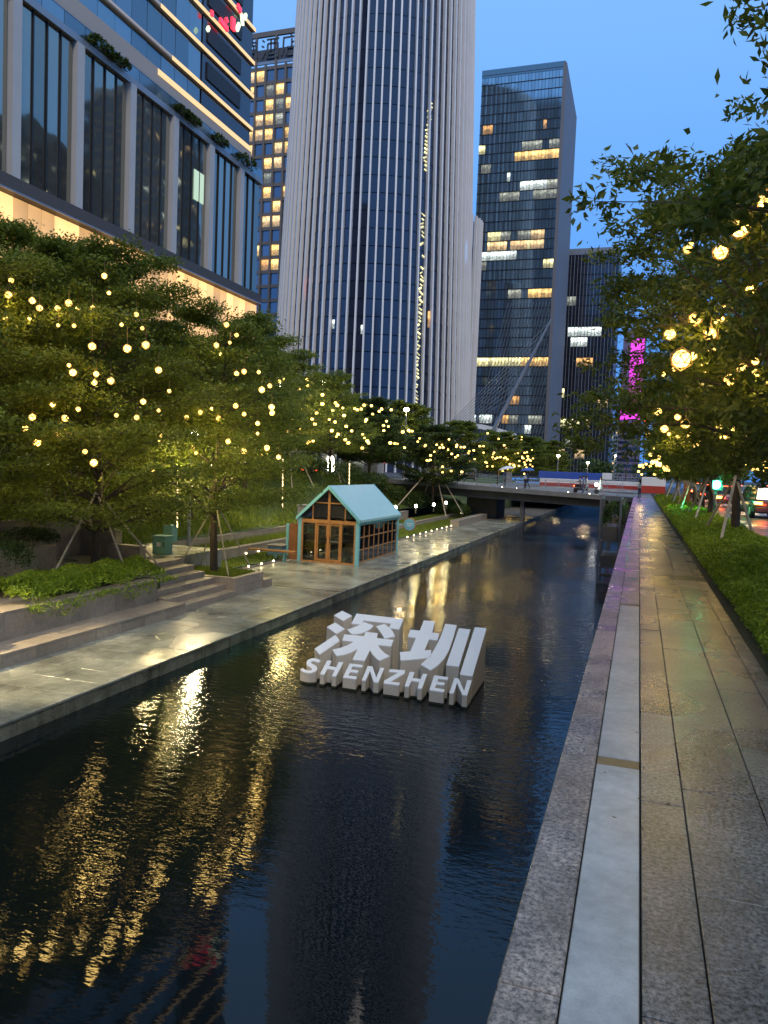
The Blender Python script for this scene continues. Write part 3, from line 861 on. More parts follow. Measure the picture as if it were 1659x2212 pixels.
SH = [(-24.6, 50.5, 2.6, 'dark leafy shrub on the mound straight behind the kiosk roof'),
      (-23.2, 55.5, 2.4, 'broad dark shrub right of the kiosk ridge on the slope'),
      (-22.4, 61.0, 2.2, 'rounded shrub on the slope left of the far propped tree'),
      (-25.6, 45.0, 2.3, 'shrub at the top of the mound left of the kiosk gable'),
      (-24.0, 39.5, 2.0, 'shrub in front of the road behind the slim light pole'),
      (-20.2, 68.0, 1.9, 'dark bush beside the far propped tree near the bridge'),
      (-18.6, 73.5, 2.2, 'big dark bush against the bridge abutment'),
      (-16.6, 71.5, 1.5, 'small dark bush on the steps under the bridge edge'),
      (-26.6, 33.0, 1.6, 'low bush by the left street near the parked van'),
      (-21.2, 64.5, 1.7, 'bush between the mound and the far propped tree')]
for x, y, r, lb in SH:
    h0 = float(bank_h(x, y)) if x < -19 else -2.3
    shrub('shrub', lb, 'shrub', (x - r, x + r, y - r * 1.3, y + r * 1.3, h0 - 0.15, h0 + r * 0.62), 7000, M['leafD'], 0.19)

# ---- roadside hedge on the right
def hedge_top(x, y):
    return 0.34 + 0.05 * np.sin(x * 3.1 + y * 1.3) + 0.04 * np.sin(y * 2.7 - x * 5) + 0.035 * np.sin(x * 11 + y * 7.3) * np.sin(y * 5.1 - x * 3)
H = thing('roadside_hedge', 'long trimmed bright green hedge between the walkway and the road', 'hedge', (2.4, 40, 0))
mb = MB()
mb.box(1.60, 3.5, 1.5, 75, -0.05, 0.18)
mb.box(1.302, 1.60, 1.5, 75, -0.055, -0.012)
mb.build('soil', M['soil'], H)
parts = []
for y0, y1, n, s in ((1.8, 8, 52000, 0.048), (8, 16, 52000, 0.06), (16, 30, 50000, 0.085), (30, 50, 34000, 0.13), (50, 75, 20000, 0.19)):
    x = rng.uniform(1.40, 3.60, n); y = rng.uniform(y0, y1, n)
    t = hedge_top(x, y)
    d = np.minimum(x - 1.38, 3.66 - x)
    top = t * np.clip(d / 0.34, 0.05, 1) ** 0.45
    z = top * (1 - rng.uniform(0, 1, n) ** 2.2 * 0.5) + rng.normal(0, 0.018, n)
    V, F = leaves(np.stack([x, y, z], 1), s, 0.42, 0.45)
    parts.append((V, F))
off = 0; FF = []
for V, F in parts:
    FF.append(F + off); off += len(V)
bulk('foliage', np.concatenate([p[0] for p in parts]) - np.array([2.4, 40, 0]), np.concatenate(FF), M['leafH'], H)
# ================================================================ BUILDINGS
pane_cache = {}
def pane_me(w, h, mat, nm='pane', t=0.08):
    k = (round(w, 3), round(h, 3), mat.name, nm, t)
    if k not in pane_cache:
        pane_cache[k] = MB().box(0, w, 0, t, 0, h).mesh(nm, mat)
    return pane_cache[k]
def facade(parent, O, U, nu, nv, pw, ph, gap, vgap, choose, cap=300, name='pane', tilt=0.004, usplit=None):
    """panes laid out on a plane; O lower-left corner, U horizontal unit vector (outward normal = U rotated -90 deg)."""
    ang = math.atan2(U[1], U[0]); base = Vector(wloc(parent)); rest = {}
    items = []
    for j in range(nv):
        for i in range(nu):
            u = i * pw + gap / 2; z = O[2] + j * ph + vgap / 2
            P = Vector((O[0] + U[0] * u, O[1] + U[1] * u, z))
            c = P + Vector((U[0] * pw / 2, U[1] * pw / 2, ph / 2))
            m, lit = choose(i, j, c)
            if m is None: continue
            px, py = pix(c)
            vis = 0 <= px <= PW and -20 <= py <= PH
            items.append((0 if lit else (1 if vis else 2), (c - EYE).length, P, m))
    items.sort(key=lambda t: (t[0], t[1]))
    for k, (pr, d, P, m) in enumerate(items):
        if k < cap and pr < 2:
            inst(name, pane_me(pw - gap, ph - vgap, m, name), P - base, parent, rot=(random.uniform(-tilt, tilt), random.uniform(-tilt, tilt) * .3, ang + random.uniform(-tilt, tilt)))
        else:
            rest.setdefault(m.name, (m, []))[1].append(P)
    for nme, (m, Ps) in rest.items():
        mb = MB()
        w = pw - gap; h = ph - vgap
        for P in Ps:
            a = P; b = P + Vector((U[0] * w, U[1] * w, 0)); n = Vector((-U[1], U[0], 0)) * 0.08
            ix = mb.add([a, b, b + n, a + n] + [q + Vector((0, 0, h)) for q in (a, b, b + n, a + n)])
            for q in ((0, 1, 5, 4), (1, 2, 6, 5), (2, 3, 7, 6), (3, 0, 4, 7), (4, 5, 6, 7)):
                mb.face([ix + t for t in q])
        mb.build(name + 's_rest', m, parent)['kind'] = 'stuff'

# ---- A: long podium with glass storeys + office slab above, left street front ----------
AX = -45.0
bA = thing('office_building', 'big glass office block at left with a glowing ground storey and lit floor bands', 'building', (AX, 60, 0.6))
# body
MB().box(-75, AX - 0.75, 5, 84.6, 0.6, 35.2).build('podium_wall', M['dmetal'], bA)
MB().box(-72, AX - 0.7, 8, 82.2, 35.3, 96).build('tower_wall', M['concdark'], bA)
# lit ground storeys
o = MB()
ylo = 5.0
k = 0
ylo = 41.0
while ylo < 84:
    w = 1.42
    inst('lit_panel', pane_me(w - 0.12, 6.6, M['podlit'], 'lit_panel', 0.1), (Vector((AX - 0.35, ylo + 0.06, 14.2)) - bA.location), bA, rot=(0, 0, math.pi / 2))
    ylo += w
MB().box(AX - 0.7, AX - 0.46, 5, 84.4, 0.6, 14.1).build('ground_storey', M['g_dark'], bA)
MB().box(AX - 0.9, AX + 0.35, 4, 84.8, 20.85, 22.0).build('fascia', M['fascia'], bA)
MB().box(AX + 0.352, AX + 0.45, 4, 84.8, 20.85, 21.0).build('fascia_trim', M['metal'], bA)
MB().box(AX - 0.9, AX + 0.2, 4, 84.7, 35.0, 35.55).build('parapet', M['metal'], bA)
# columns + panes between them
colY = [46.1 + 6.72 * k for k in range(-4, 6)] + [84.4]
colY = [19.2, 26.0, 32.7, 39.4, 46.2, 52.9, 59.7, 66.4, 73.1, 79.6]
for y in colY:
    MB().box(AX - 0.3, AX + 0.30, y - 0.42, y + 0.42, 22.0, 35.0).build('column', M['column'], bA)
tilt = 0.006
for a, b in zip(colY, colY[1:] + [84.9]):
    n = 4 if b - a > 6 else 3
    w = (b - a - 0.9) / n
    for i in range(n):
        y = a + 0.45 + i * w
        MBp = pane_me(w - 0.16, 12.7, M['g_pod'], 'glass_pane', 0.08)
        inst('glass_pane', MBp, Vector((AX - 0.15, y + 0.08, 22.15)) - bA.location, bA, rot=(0, 0, math.pi / 2 + random.uniform(-tilt, tilt)))
        if i: MB().box(AX - 0.22, AX - 0.02, y - 0.05, y + 0.05, 22.0, 35.0).build('mullion', M['black'], bA)
MB().box(AX - 0.12, AX - 0.06, 70.3, 72.1, 28.6, 31.6).build('lit_window', M['podwin'], bA)
# terrace: glass balustrade panels, posts
y = 8
while y < 84:
    inst('balustrade_panel', pane_me(2.35, 1.15, M['g_blue'], 'balustrade_panel', 0.04), Vector((AX + 0.05, y, 35.56)) - bA.location, bA, rot=(0, 0, math.pi / 2)); y += 2.4
MB().box(AX + 0.02, AX + 0.08, 8, 84, 36.72, 36.78).build('rail', M['metal'], bA)
# beige soffit band of the tower and lit floor bands
MB().box(AX - 0.9, AX - 0.3, 8, 82.4, 37.0, 38.6).build('floor_band', M['beige'], bA)
MB().box(AX - 0.29, AX - 0.24, 64, 82.4, 38.0, 38.55).build('light_strip', M['strip_lit'], bA)
fl = 3.74
zb = 40.8
nf = 15
for k in range(nf):
    z = zb + k * fl
    MB().box(AX - 0.7, AX - 0.2, 8, 82.5, z - 0.42, z).build('floor_band', M['beige'], bA)
    MB().box(AX - 0.19, AX - 0.14, 8, 66 - 2 * (k % 3), z - 0.30, z - 0.05).build('light_strip', M['strip_dim'], bA)
    MB().box(AX - 0.19, AX - 0.14, 66.1 - 2 * (k % 3), 82.45, z - 0.40, z - 0.02).build('light_strip', M['strip_lit'], bA)
def chA(i, j, c):
    return M['g_blue'], False
facade(bA, (AX - 0.5, 8, 38.7), (0, 1), 28, 1, 2.27, 1.7, 0.05, 0.1, chA, tilt=0.008)
facade(bA, (AX - 0.5, 8, zb), (0, 1), 28, nf, 2.27, fl, 0.05, 0.46, chA, cap=220, tilt=0.008)
for k in range(-1, nf):
    z = zb + k * fl
    h = fl - 0.45 if k >= 0 else 1.5
    z = z if k >= 0 else 38.75
    MB().box(AX - 0.55, AX - 0.45, 71.8, 82.2, z + 0.02, z + h).build('dark_glazing', M['g_dark'], bA)
    if k >= 0:
        MB().box(AX - 0.44, AX - 0.3, 72.6, 79.6, z + 0.9, z + 2.6).build('louvre', M['black'], bA)
# sign fragments on the corner: red and pale strokes
sg = thing('rooftop_sign', 'red and pale lit sign strokes on the corner of the office block', 'sign', (AX, 79, 48))
def bar(parent, name, mat, a, b, w, d=0.25, x=AX + 0.1):
    """a stroke standing proud of the facade plane X=x; a,b = (y,z)"""
    a = Vector((0, *a)); b = Vector((0, *b)); t = (b - a).normalized(); s = Vector((0, -t.z, t.y)) * (w / 2)
    mb = MB()
    q = [a - s - t * w * .3, b - s + t * w * .3, b + s + t * w * .3, a + s - t * w * .3]
    ix = mb.add([p + Vector((x, 0, 0)) for p in q] + [p + Vector((x + d, 0, 0)) for p in q])
    for f in ((0, 1, 2, 3), (7, 6, 5, 4), (0, 4, 5, 1), (1, 5, 6, 2), (2, 6, 7, 3), (3, 7, 4, 0)):
        mb.face([ix + t_ for t_ in f])
    return mb.build(name, mat, parent)
def yz(px, py):
    p = atx(px, py, AX + 0.1); return (p.y, p.z)
def zz(x, y): return (780 + x * 0.13261) * 0.5486, (y * 0.13261) * 0.5486
for a, b, w, m in (((380, 350), (380, 450), 0.7, 'redsign'), ((640, 620), (820, 850), 1.1, 'redsign'), ((800, 570), (820, 640), 0.9, 'redsign'),
                   ((1010, 590), (1010, 850), 1.3, 'redsign'), ((1160, 200), (1215, 310), 1.1, 'redsign'), ((1270, 470), (1290, 720), 0.8, 'whitesign'),
                   ((1180, 740), (1130, 870), 0.9, 'whitesign'), ((280, 830), (255, 890), 0.7, 'whitesign'), ((1390, 440), (1370, 560), 0.6, 'whitesign')):
    bar(sg, 'sign_stroke', M[m], yz(*zz(*a)), yz(*zz(*b)), w * 0.5)
# terrace planting on the podium edge
for i, (px, py, s) in enumerate(((222, 95, 1.1), (262, 132, 0.9), (398, 242, 1.0), (420, 262, 0.9), (478, 318, 1.1), (535, 352, 1.4))):
    p = atx(px, py, AX + 0.6)
    shrub('terrace_plant', ['small bush over the balustrade of the office block, leftmost', 'low bush beside the leftmost one on the office terrace', 'trailing bush at mid terrace above the third column', 'bush right of the trailing bush on the office terrace', 'dark bush near the right end of the office terrace', 'biggest terrace bush overhanging the right end of the podium'][i],
          'plant', (p.x - s * .5, p.x + s * .35, p.y - s * 1.3, p.y + s * 1.3, 35.5, 35.6 + s * 0.75), 800, M['leafD'], 0.35)

# ---- B: bronze hotel grid behind ----------------------------------------------------------
by = 262.0; KB = 262.0 / 150.0
def zk(z): return 1.9 + (z - 1.9) * KB
bB = thing('hotel_building', 'bronze gridded hotel tower with many square windows, some lit orange', 'building', (-79 * KB, by, 0))
MB().box(-93 * KB, -66 * KB, by + 0.5, by + 28, 0, zk(85.0)).build('wall', M['black'], bB)
cw, rh = 2.33 * KB, 3.02 * KB
x_first = -86.5 * KB; nc = 9; topz = zk(84.6); nr = 24
lit = {}
_z1 = lambda x, y: ((930 + x * 0.15672) * 0.5486, (120 + y * 0.15672) * 0.5486)
_z2 = lambda x, y: ((900 + x * 0.66305) * 0.5486, (y * 0.66305) * 0.5486)
litpts = [(_z2(120, 485), 'l_warm'), (_z2(175, 480), 'l_gold'), (_z2(115, 552), 'l_gold'), (_z2(236, 545), 'l_dim'), (_z2(296, 540), 'l_gold'), (_z2(233, 607), 'l_gold'), (_z2(290, 603), 'l_dim'), (_z2(354, 600), 'l_gold'),
          (_z2(165, 680), 'l_warm'), (_z2(290, 665), 'l_dim'), (_z2(165, 738), 'l_gold'), (_z2(230, 733), 'l_gold'), (_z2(286, 730), 'l_dim'), (_z2(348, 725), 'l_gold'), (_z2(105, 805), 'l_gold'), (_z2(163, 800), 'l_warm'), (_z2(227, 795), 'l_gold'),
          (_z2(344, 787), 'l_gold'), (_z2(103, 865), 'l_gold'), (_z2(280, 857), 'l_warm'), (_z2(342, 850), 'l_gold'), (_z2(215, 980), 'l_gold'), (_z2(275, 980), 'l_warm'), (_z2(215, 1105), 'l_gold'), (_z2(328, 1096), 'l_gold'),
          (_z2(318, 1243), 'l_gold'), (_z2(260, 1310), 'l_warm'), (_z2(250, 1440), 'l_orange'), (_z2(195, 1495), 'l_gold'), (_z2(305, 1487), 'l_gold'), (_z2(205, 1560), 'l_orange'), (_z2(250, 1557), 'l_orange'), (_z2(302, 1555), 'l_gold'), (_z2(210, 1040), 'l_dim')]
def chB(i, j, c):
    px, py = pix(c)
    for (q, m) in litpts:
        if abs(px - q[0]) < 11 and abs(py - q[1]) < 13: return M[m], True
    return M['g_win'], False
facade(bB, (x_first, by + 0.35, topz - nr * rh), (1, 0), nc, nr, cw, rh, 0.62, 1.3, chB, cap=216, name='window')
for i in range(nc + 1):
    x = x_first + i * cw
    MB().box(x - 0.38, x + 0.38, by - 0.45, by + 0.4, 2, zk(91) if i % 2 == 0 else zk(85.2)).build('pier', M['bronze'], bB)
for j in range(nr + 1):
    z = topz - j * rh
    MB().box(x_first, x_first + nc * cw, by - 0.05, by + 0.38, z - 0.62, z + 0.62).build('spandrel', M['bronze'], bB)
MB().box(x_first - 2, x_first + nc * cw, by - 0.4, by + 0.5, zk(91.0), zk(92.0)).build('crown_beam', M['bronze'], bB)
MB().box(x_first, x_first + nc * cw, by - 0.1, by + 0.4, zk(85.4), zk(86.0)).build('crown_sill', M['metal'], bB)
def xz(px, py):
    p = aty(px, py, by - 0.45); return (p.x, p.z)
def stroke(parent, a, b, w, name='sign_stroke', mat=None, y=by - 0.6, d=0.25):
    a = Vector((a[0], 0, a[1])); b = Vector((b[0], 0, b[1])); t = (b - a).normalized(); s = Vector((-t.z, 0, t.x)) * (w / 2)
    q = [a - s, b - s, b + s, a + s]
    mb = MB(); ix = mb.add([p + Vector((0, y, 0)) for p in q] + [p + Vector((0, y + d, 0)) for p in q])
    for f in ((0, 1, 2, 3), (7, 6, 5, 4), (0, 4, 5, 1), (1, 5, 6, 2), (2, 6, 7, 3), (3, 7, 4, 0)): mb.face([ix + t_ for t_ in f])
    return mb.build(name, mat or M['concdark'], parent)
# hotel name: three characters on a lattice, drawn in a 10x10 box each
CH = {
    'de': [((1, 9), (3, 7)), ((0.5, 7), (3, 4.8)), ((2, 5.6), (2, 0.5)), ((4, 8.5), (9.6, 8.5)), ((6.8, 9.8), (6.8, 7)), ((4.4, 7), (9.2, 7)), ((4.4, 7), (4.4, 5)), ((6, 7), (6, 5)), ((7.6, 7), (7.6, 5)), ((9.2, 7), (9.2, 5)), ((4.4, 5), (9.2, 5)), ((4, 4), (9.6, 4)), ((4.2, 2.6), (3.8, 0.8)), ((5.4, 3), (5.6, 0.6)), ((5.6, 0.6), (8.2, 0.6)), ((8.2, 0.6), (8.4, 1.6)), ((6.6, 2.8), (7.1, 1.8)), ((9, 2.8), (9.6, 1.2))],
    'jiu': [((0.6, 9), (1.8, 8)), ((0.3, 6.4), (1.6, 5.6)), ((0.5, 0.6), (2.2, 3.6)), ((3, 9), (9.8, 9)), ((3.6, 7), (9.2, 7)), ((3.6, 7), (3.6, 0.4)), ((9.2, 7), (9.2, 0.4)), ((3.6, 0.6), (9.2, 0.6)), ((5.4, 9), (5.4, 4)), ((7.4, 9), (7.4, 4)), ((5.4, 4), (4.2, 3.4)), ((7.4, 4.2), (9, 4.2)), ((3.8, 2.4), (9, 2.4))],
    'dian': [((5, 10), (5.6, 9)), ((1, 8.8), (9.8, 8.8)), ((1.2, 8.8), (1.0, 4)), ((1.0, 4), (0.2, 0.8)), ((5.6, 8), (5.6, 4.4)), ((5.6, 6.4), (9, 6.4)), ((3, 4.2), (8.8, 4.2)), ((3, 4.2), (3, 0.6)), ((8.8, 4.2), (8.8, 0.6)), ((3, 0.8), (8.8, 0.8))]}
MB().box(x_first + 0.5, x_first + nc * cw, by - 0.08, by + 0.3, zk(86.01), zk(88.4)).build('crown_louvre', M['concdark'], bB)
hs = thing('hotel_sign', 'dark Chinese characters on the roof crown of the bronze hotel', 'sign', (-79 * KB, by - 1, zk(86)))
for nm, (cx0, cz0) in zip(('de', 'jiu', 'dian'), ((-85.6, 86.3), (-80.6, 86.3), (-75.9, 86.3))):
    for a, b in CH[nm]:
        stroke(hs, ((cx0 + a[0] * 0.42) * KB, zk(cz0 + a[1] * 0.44)), ((cx0 + b[0] * 0.42) * KB, zk(cz0 + b[1] * 0.44)), 0.62)

# ---- C: round tower with pale vertical fins -----------------------------------------------
cx, cy = -70.95, 200.3
def rad(z): return 27.35 - 0.031 * z
def cxz(z): return -70.95
bC = thing('round_tower', 'huge round tower with pale vertical fins over dark blue glass', 'building', (cx, cy, 0))
NB = 76; Z0, Z1 = 0.0, 150.0; FH = 4.2; NF = int((Z1 - Z0) / FH)
MB().cyl(cx, cy, 0, Z1, rad(0) - 1.6, rad(Z1) - 2.0, 76).build('core_wall', M['black'], bC)
a_view = math.atan2(-cy, -cx)
pan = []
for b in range(NB):
    a = 2 * math.pi * b / NB
    d = (a - a_view + math.pi) % (2 * math.pi) - math.pi
    for j in range(NF):
        pan.append((abs(d), j, b, a))
front = sorted([p for p in pan if p[0] < 1.35], key=lambda t: (t[1] * FH > 118, t[0] > 0.75, t[1], t[0]))
sel = set((p[1], p[2]) for p in front[:300])
rest = MB(); unit = MB().box(-0.5, 0.5, -0.05, 0.05, 0, FH - 0.22).mesh('glass_pane', M['g_round'])
for ad, j, b, a in pan:
    z = Z0 + j * FH; r = rad(z + FH / 2) - 0.75
    am = a + math.pi / NB
    w = 2 * (r) * math.sin(math.pi / NB) - 0.08
    p = (cxz(z) + r * math.cos(am), cy + r * math.sin(am), z)
    if (j, b) in sel:
        inst('glass_pane', unit, Vector(p) - bC.location, bC, rot=(0, random.uniform(-.002, .002), am + math.pi / 2), scale=(w, 1, 1))
    else:
        t = Vector((-math.sin(am), math.cos(am), 0)) * (w / 2); q = Vector(p)
        h = Vector((0, 0, FH - 0.22))
        rest.quad(q - t, q + t, q + t + h, q - t + h)
rest.build('glass_panes_rest', M['g_round'], bC)['kind'] = 'stuff'
litc = MB()
for b in range(NB):
    a = 2 * math.pi * b / NB
    c_, s_ = math.cos(a), math.sin(a)
    rings = []
    for z in (0.0, Z1):
        r = rad(z)
        rings.append([(cxz(z) + c_ * (r + dr) - s_ * dt, cy + s_ * (r + dr) + c_ * dt, z) for dr, dt in ((-0.75, -0.22), (0.16, -0.20), (0.16, 0.20), (-0.75, 0.22))])
    m = MB(); m.loft(rings); m.build('fin', M['fin'], bC)
# red notice light and a few lit spots behind the glass
def onround(px, py, dr=-0.6):
    d = ray(px, py); best = None
    z = 1.9; r = 27
    for _ in range(6):
        ox, oy = EYE.x - cxz(z), EYE.y - cy
        A = d.x ** 2 + d.y ** 2; B = 2 * (ox * d.x + oy * d.y); C_ = ox * ox + oy * oy - (r + dr) ** 2
        t = (-B - math.sqrt(max(0, B * B - 4 * A * C_))) / (2 * A)
        z = EYE.z + d.z * t; r = rad(z)
    return EYE + d * t
for px, py, w, h, m in ((670, 619, 0.9, 4.0, 'redsign'), (783, 712, 0.8, 2.2, 'l_white'), (720, 700, 0.6, 2.2, 'l_white'), (1100 * 0 + 926, 690, 0.5, 4, 'l_orange'), (1002, 543, 0.5, 5, 'bluesign')):
    p = onround(px, py)
    a = math.atan2(p.y - cy, p.x - cx)
    me = MB().box(-w / 2, w / 2, -0.05, 0.05, -h / 2, h / 2).mesh('lit_spot', M[m])
    inst('lit_spot', me, p - bC.location, bC, rot=(0, 0, a + math.pi / 2))
# column of warm lit stair landings climbing between two fins
px0 = [(930, 225), (921, 300), (918, 380), (912, 480), (912, 560), (908, 640), (904, 720), (900, 800), (898, 870)]
stairm = MB().box(-0.6, 0.6, -0.04, 0.04, 0, 0.5).mesh('lit_landing', M['l_yel'])
def lerp_path(t):
    t *= len(px0) - 1; i = min(int(t), len(px0) - 2); f = t - i
    return (px0[i][0] * (1 - f) + px0[i + 1][0] * f, px0[i][1] * (1 - f) + px0[i + 1][1] * f)
for k in range(74):
    x, y = lerp_path(k / 73.0)
    if 372 < y < 455 or (515 < y < 585 and k % 3): continue
    p = onround(x, y, -0.68)
    a = math.atan2(p.y - cy, p.x - cx)
    inst('lit_landing', stairm, p - bC.location, bC, rot=(0, random.choice((0.5, 0.7, -0.6)) * (1 if y > 500 else .8), a + math.pi / 2), scale=(random.uniform(0.6, 1.1), 1, random.uniform(0.6, 1.2)))
# ---- C2: lower round block just behind
bC2 = thing('round_block', 'lower round finned block peeking out right of the round tower', 'building', (-59.6, 222, 0))
MB().cyl(-59.6, 222, 0, 72.5, 11.6, 11.3, 40).build('glass_wall', M['g_round'], bC2)
for b in range(40):
    a = 2 * math.pi * b / 40
    if math.sin(a) > 0.5: continue
    p = Vector((-59.6 + 12 * math.cos(a), 222 + 12 * math.sin(a), 0)) - bC2.location
    inst('fin', pane_me(0.4, 73.5, M['fin'], 'fin', 0.8), p, bC2, rot=(0, 0, a - math.pi / 2))

# ---- D: glass slab tower in the centre right ------------------------------------------------
bD = thing('glass_tower', 'tall blue glass slab tower with scattered lit floors and grey side wall', 'building', (-43, 260, 0))
GX0, GX1, GY, GT = -57.3, -30.0, 260.0, 133.6
MB().box(GX0 + 0.1, GX1, GY + 0.3, GY + 40, 0, GT).build('core_wall', M['dmetal'], bD)
MB().box(GX1 - 0.7, GX1 + 0.4, GY - 0.3, GY + 40, 0, GT + 0.6).build('side_wall', M['grey_wall'], bD)
MB().box(GX0, GX1, GY - 0.1, GY + 0.6, GT - 1.4, GT + 1.2).build('crown', M['g_blue'], bD)
_d1 = lambda x, y: (1042.3 + x * 0.186, 137.2 + y * 0.186)
_d2 = lambda x, y: (987.5 + x * 0.4048, y * 0.4048)
_d3 = lambda x, y: (1009.4 + x * 0.2182, 630.9 + y * 0.2182)
RL = []
for f, x0, y0, x1, y1, m in ((_d1, 0, 770, 165, 845, 'l_orange'), (_d1, 180, 765, 285, 820, 'l_dim'), (_d1, 735, 705, 950, 785, 'l_orange'), (_d1, 650, 725, 720, 775, 'l_dim'), (_d1, -20, 965, 28, 1045, 'l_yel'), (_d1, 400, 1020, 630, 1110, 'l_gold'), (_d1, 680, 1000, 940, 1085, 'l_gold'),
                             (_d1, 785, 905, 945, 980, 'l_dim'), (_d1, 480, 945, 720, 1000, 'l_dim'), (_d1, 315, 1320, 760, 1405, 'l_white'), (_d1, 760, 1320, 920, 1390, 'l_dim'), (_d1, 215, 1350, 315, 1415, 'l_dim'), (_d1, 590, 1510, 890, 1595, 'l_dim'), (_d1, 190, 1540, 410, 1595, 'l_dim'),
                             (_d1, 90, 1930, 200, 2005, 'l_yel'), (_d1, 30, 1945, 320, 1990, 'l_dim'), (_d1, 420, 1930, 560, 1995, 'l_dim'), (_d1, 580, 1915, 700, 2000, 'l_warm'), (_d1, -20, 2045, 75, 2110, 'l_warm'), (_d1, 105, 2045, 290, 2115, 'l_warm'), (_d1, 340, 2035, 500, 2105, 'l_warm'), (_d1, 515, 2035, 545, 2100, 'l_yel'), (_d1, 570, 2030, 710, 2100, 'l_warm'), (_d1, 40, 680, 170, 720, 'l_dim'), (_d1, -10, 1170, 100, 1230, 'l_dim'),
                             (_d2, 110, 1362, 455, 1397, 'l_white'), (_d2, 465, 1398, 522, 1432, 'l_yel'), (_d2, 500, 1362, 525, 1390, 'l_warm'), (_d2, 110, 1405, 150, 1440, 'l_dim'), (_d2, 280, 1552, 335, 1575, 'l_dim'), (_d2, 383, 1542, 512, 1575, 'l_gold'),
                             (_d3, 70, 630, 135, 690, 'l_yel'), (_d3, 140, 630, 530, 695, 'l_yel'), (_d3, 530, 640, 800, 705, 'l_gold'), (_d3, 450, 985, 508, 1035, 'l_gold'), (_d3, 425, 1070, 502, 1115, 'l_orange'), (_d3, 528, 1080, 592, 1115, 'l_dim'), (_d3, 15, 1205, 90, 1250, 'l_white'), (_d3, 115, 1215, 190, 1258, 'l_white'), (_d3, 212, 1210, 240, 1255, 'l_white'), (_d3, 415, 1230, 495, 1270, 'l_dim'), (_d3, 630, 1230, 745, 1272, 'l_dim'), (_d3, 570, 1310, 608, 1360, 'l_white'), (_d3, 345, 1230, 390, 1270, 'l_orange')):
    a = f(x0, y0); b = f(x1, y1); RL.append((a[0] - 2, a[1] - 2, b[0] + 2, b[1] + 2, m))
def chD(i, j, c):
    px, py = pix(c)
    for x0, y0, x1, y1, m in RL:
        if x0 <= px <= x1 and y0 <= py <= y1: return M[m], True
    return M['g_tower'], False
pwD = (GX1 - 0.7 - GX0) / 24
facade(bD, (GX0, GY, 5), (1, 0), 24, 40, pwD, 3.2, 0.10, 0.36, chD, tilt=0.002)
for j in range(41):
    MB().box(GX0, GX1 - 0.72, GY - 0.12, GY + 0.1, 5 + j * 3.2 - 0.13, 5 + j * 3.2 + 0.07).build('spandrel', M['dmetal'], bD)
for i in range(26):
    # raking fins across the lower floors
    xb = GX0 + 1.0 + i * 1.05
    xt = min(GX1 - 1.0, xb + 11.5); f = (xt - xb) / 11.5
    MB().tube([(xb, GY - 0.5, 6), (xt, GY - 0.5, 6 + 52 * f)], 0.09, 4).build('raking_fin', M['metal'], bD)
# ---- E: dark tower to its right
bE = thing('dark_tower', 'dark blue office tower half hidden by the roadside tree', 'building', (-22, 330, 0))
MB().box(-37, -12.6, 330.3, 362, 0, 93).build('core_wall', M['dmetal'], bE)
_e = _d3
RE = []
for x0, y0, x1, y1, m in ((1000, 345, 1310, 390, 'l_white'), (1035, 470, 1185, 515, 'l_white'), (915, 620, 965, 660, 'l_warm'), (1095, 685, 1225, 720, 'l_orange'), (1035, 810, 1105, 855, 'l_warm'), (1225, 810, 1360, 855, 'l_warm'), (885, 925, 955, 975, 'l_warm'), (885, 995, 955, 1050, 'l_yel'), (1020, 1005, 1160, 1045, 'l_yel'), (1300, 1080, 1385, 1120, 'l_warm'), (865, 1265, 1100, 1310, 'l_yel'), (1175, 1270, 1215, 1315, 'l_warm'), (1010, 1205, 1070, 1240, 'l_dim'), (990, 1465, 1035, 1500, 'l_dim'), (915, 1520, 950, 1550, 'l_orange'), (905, 1570, 955, 1610, 'l_warm'), (1085, 1590, 1145, 1612, 'l_warm'), (960, 60, 1060, 95, 'l_dim'), (1065, 950, 1095, 980, 'l_white'), (630 + 200, 1480, 860 + 30, 1500, 'l_dim')):
    a = _e(x0, y0); b = _e(x1, y1); RE.append((a[0] - 2, a[1] - 2, b[0] + 2, b[1] + 2, m))
def chE(i, j, c):
    px, py = pix(c)
    for x0, y0, x1, y1, m in RE:
        if x0 <= px <= x1 and y0 <= py <= y1: return M[m], True
    return M['g_dark'], False
facade(bE, (-37, 330, 4), (1, 0), 18, 21, 24.4 / 18, 4.2, 0.1, 0.5, chE)
for i in range(19):
    MB().box(-37 + i * 24.4 / 18 - 0.1, -37 + i * 24.4 / 18 + 0.1, 329.6, 330.1, 0, 93.5).build('mullion', M['grey_wall'] if i % 2 == 0 else M['metal'], bE)
MB().box(-37.2, -12.4, 329.8, 330.4, 92, 94.5).build('crown', M['metal'], bE)
# ---- far buildings right of it
bF = thing('apartment_block', 'distant pale apartment block in the gap right of the dark tower', 'building', (-21, 600, 0))
MB().box(-27, -10, 600.2, 620, 0, 39).build('wall', plain('pale_block', (0.22, 0.30, 0.38), 0.7), bF)
def chF(i, j, c):
    return (M['l_warm'], True) if random.random() < 0.14 else (M['g_dark'], False)
facade(bF, (-26.6, 600, 3), (1, 0), 10, 11, 1.62, 3.2, 0.5, 1.4, chF, name='window')
bG = thing('led_tower', 'distant tower with a magenta LED screen seen through the leaves', 'building', (-8, 500, 0))
MB().box(-14.0, -0.5, 500.6, 520, 0, 92).build('wall', M['purple'], bG)
for k in range(12):
    MB().box(-9.4 if k < 10 else -13.4, -1.6, 500.0, 500.55, 86 - k * 4.1 - 3.9, 86 - k * 4.1).build('led_panel', M['magenta'], bG)
for k in range(9):
    MB().box(-13.6, -0.7, 500.3, 500.55, 4 + k * 3.6, 5.6 + k * 3.6).build('window_band', M['g_dark'], bG)

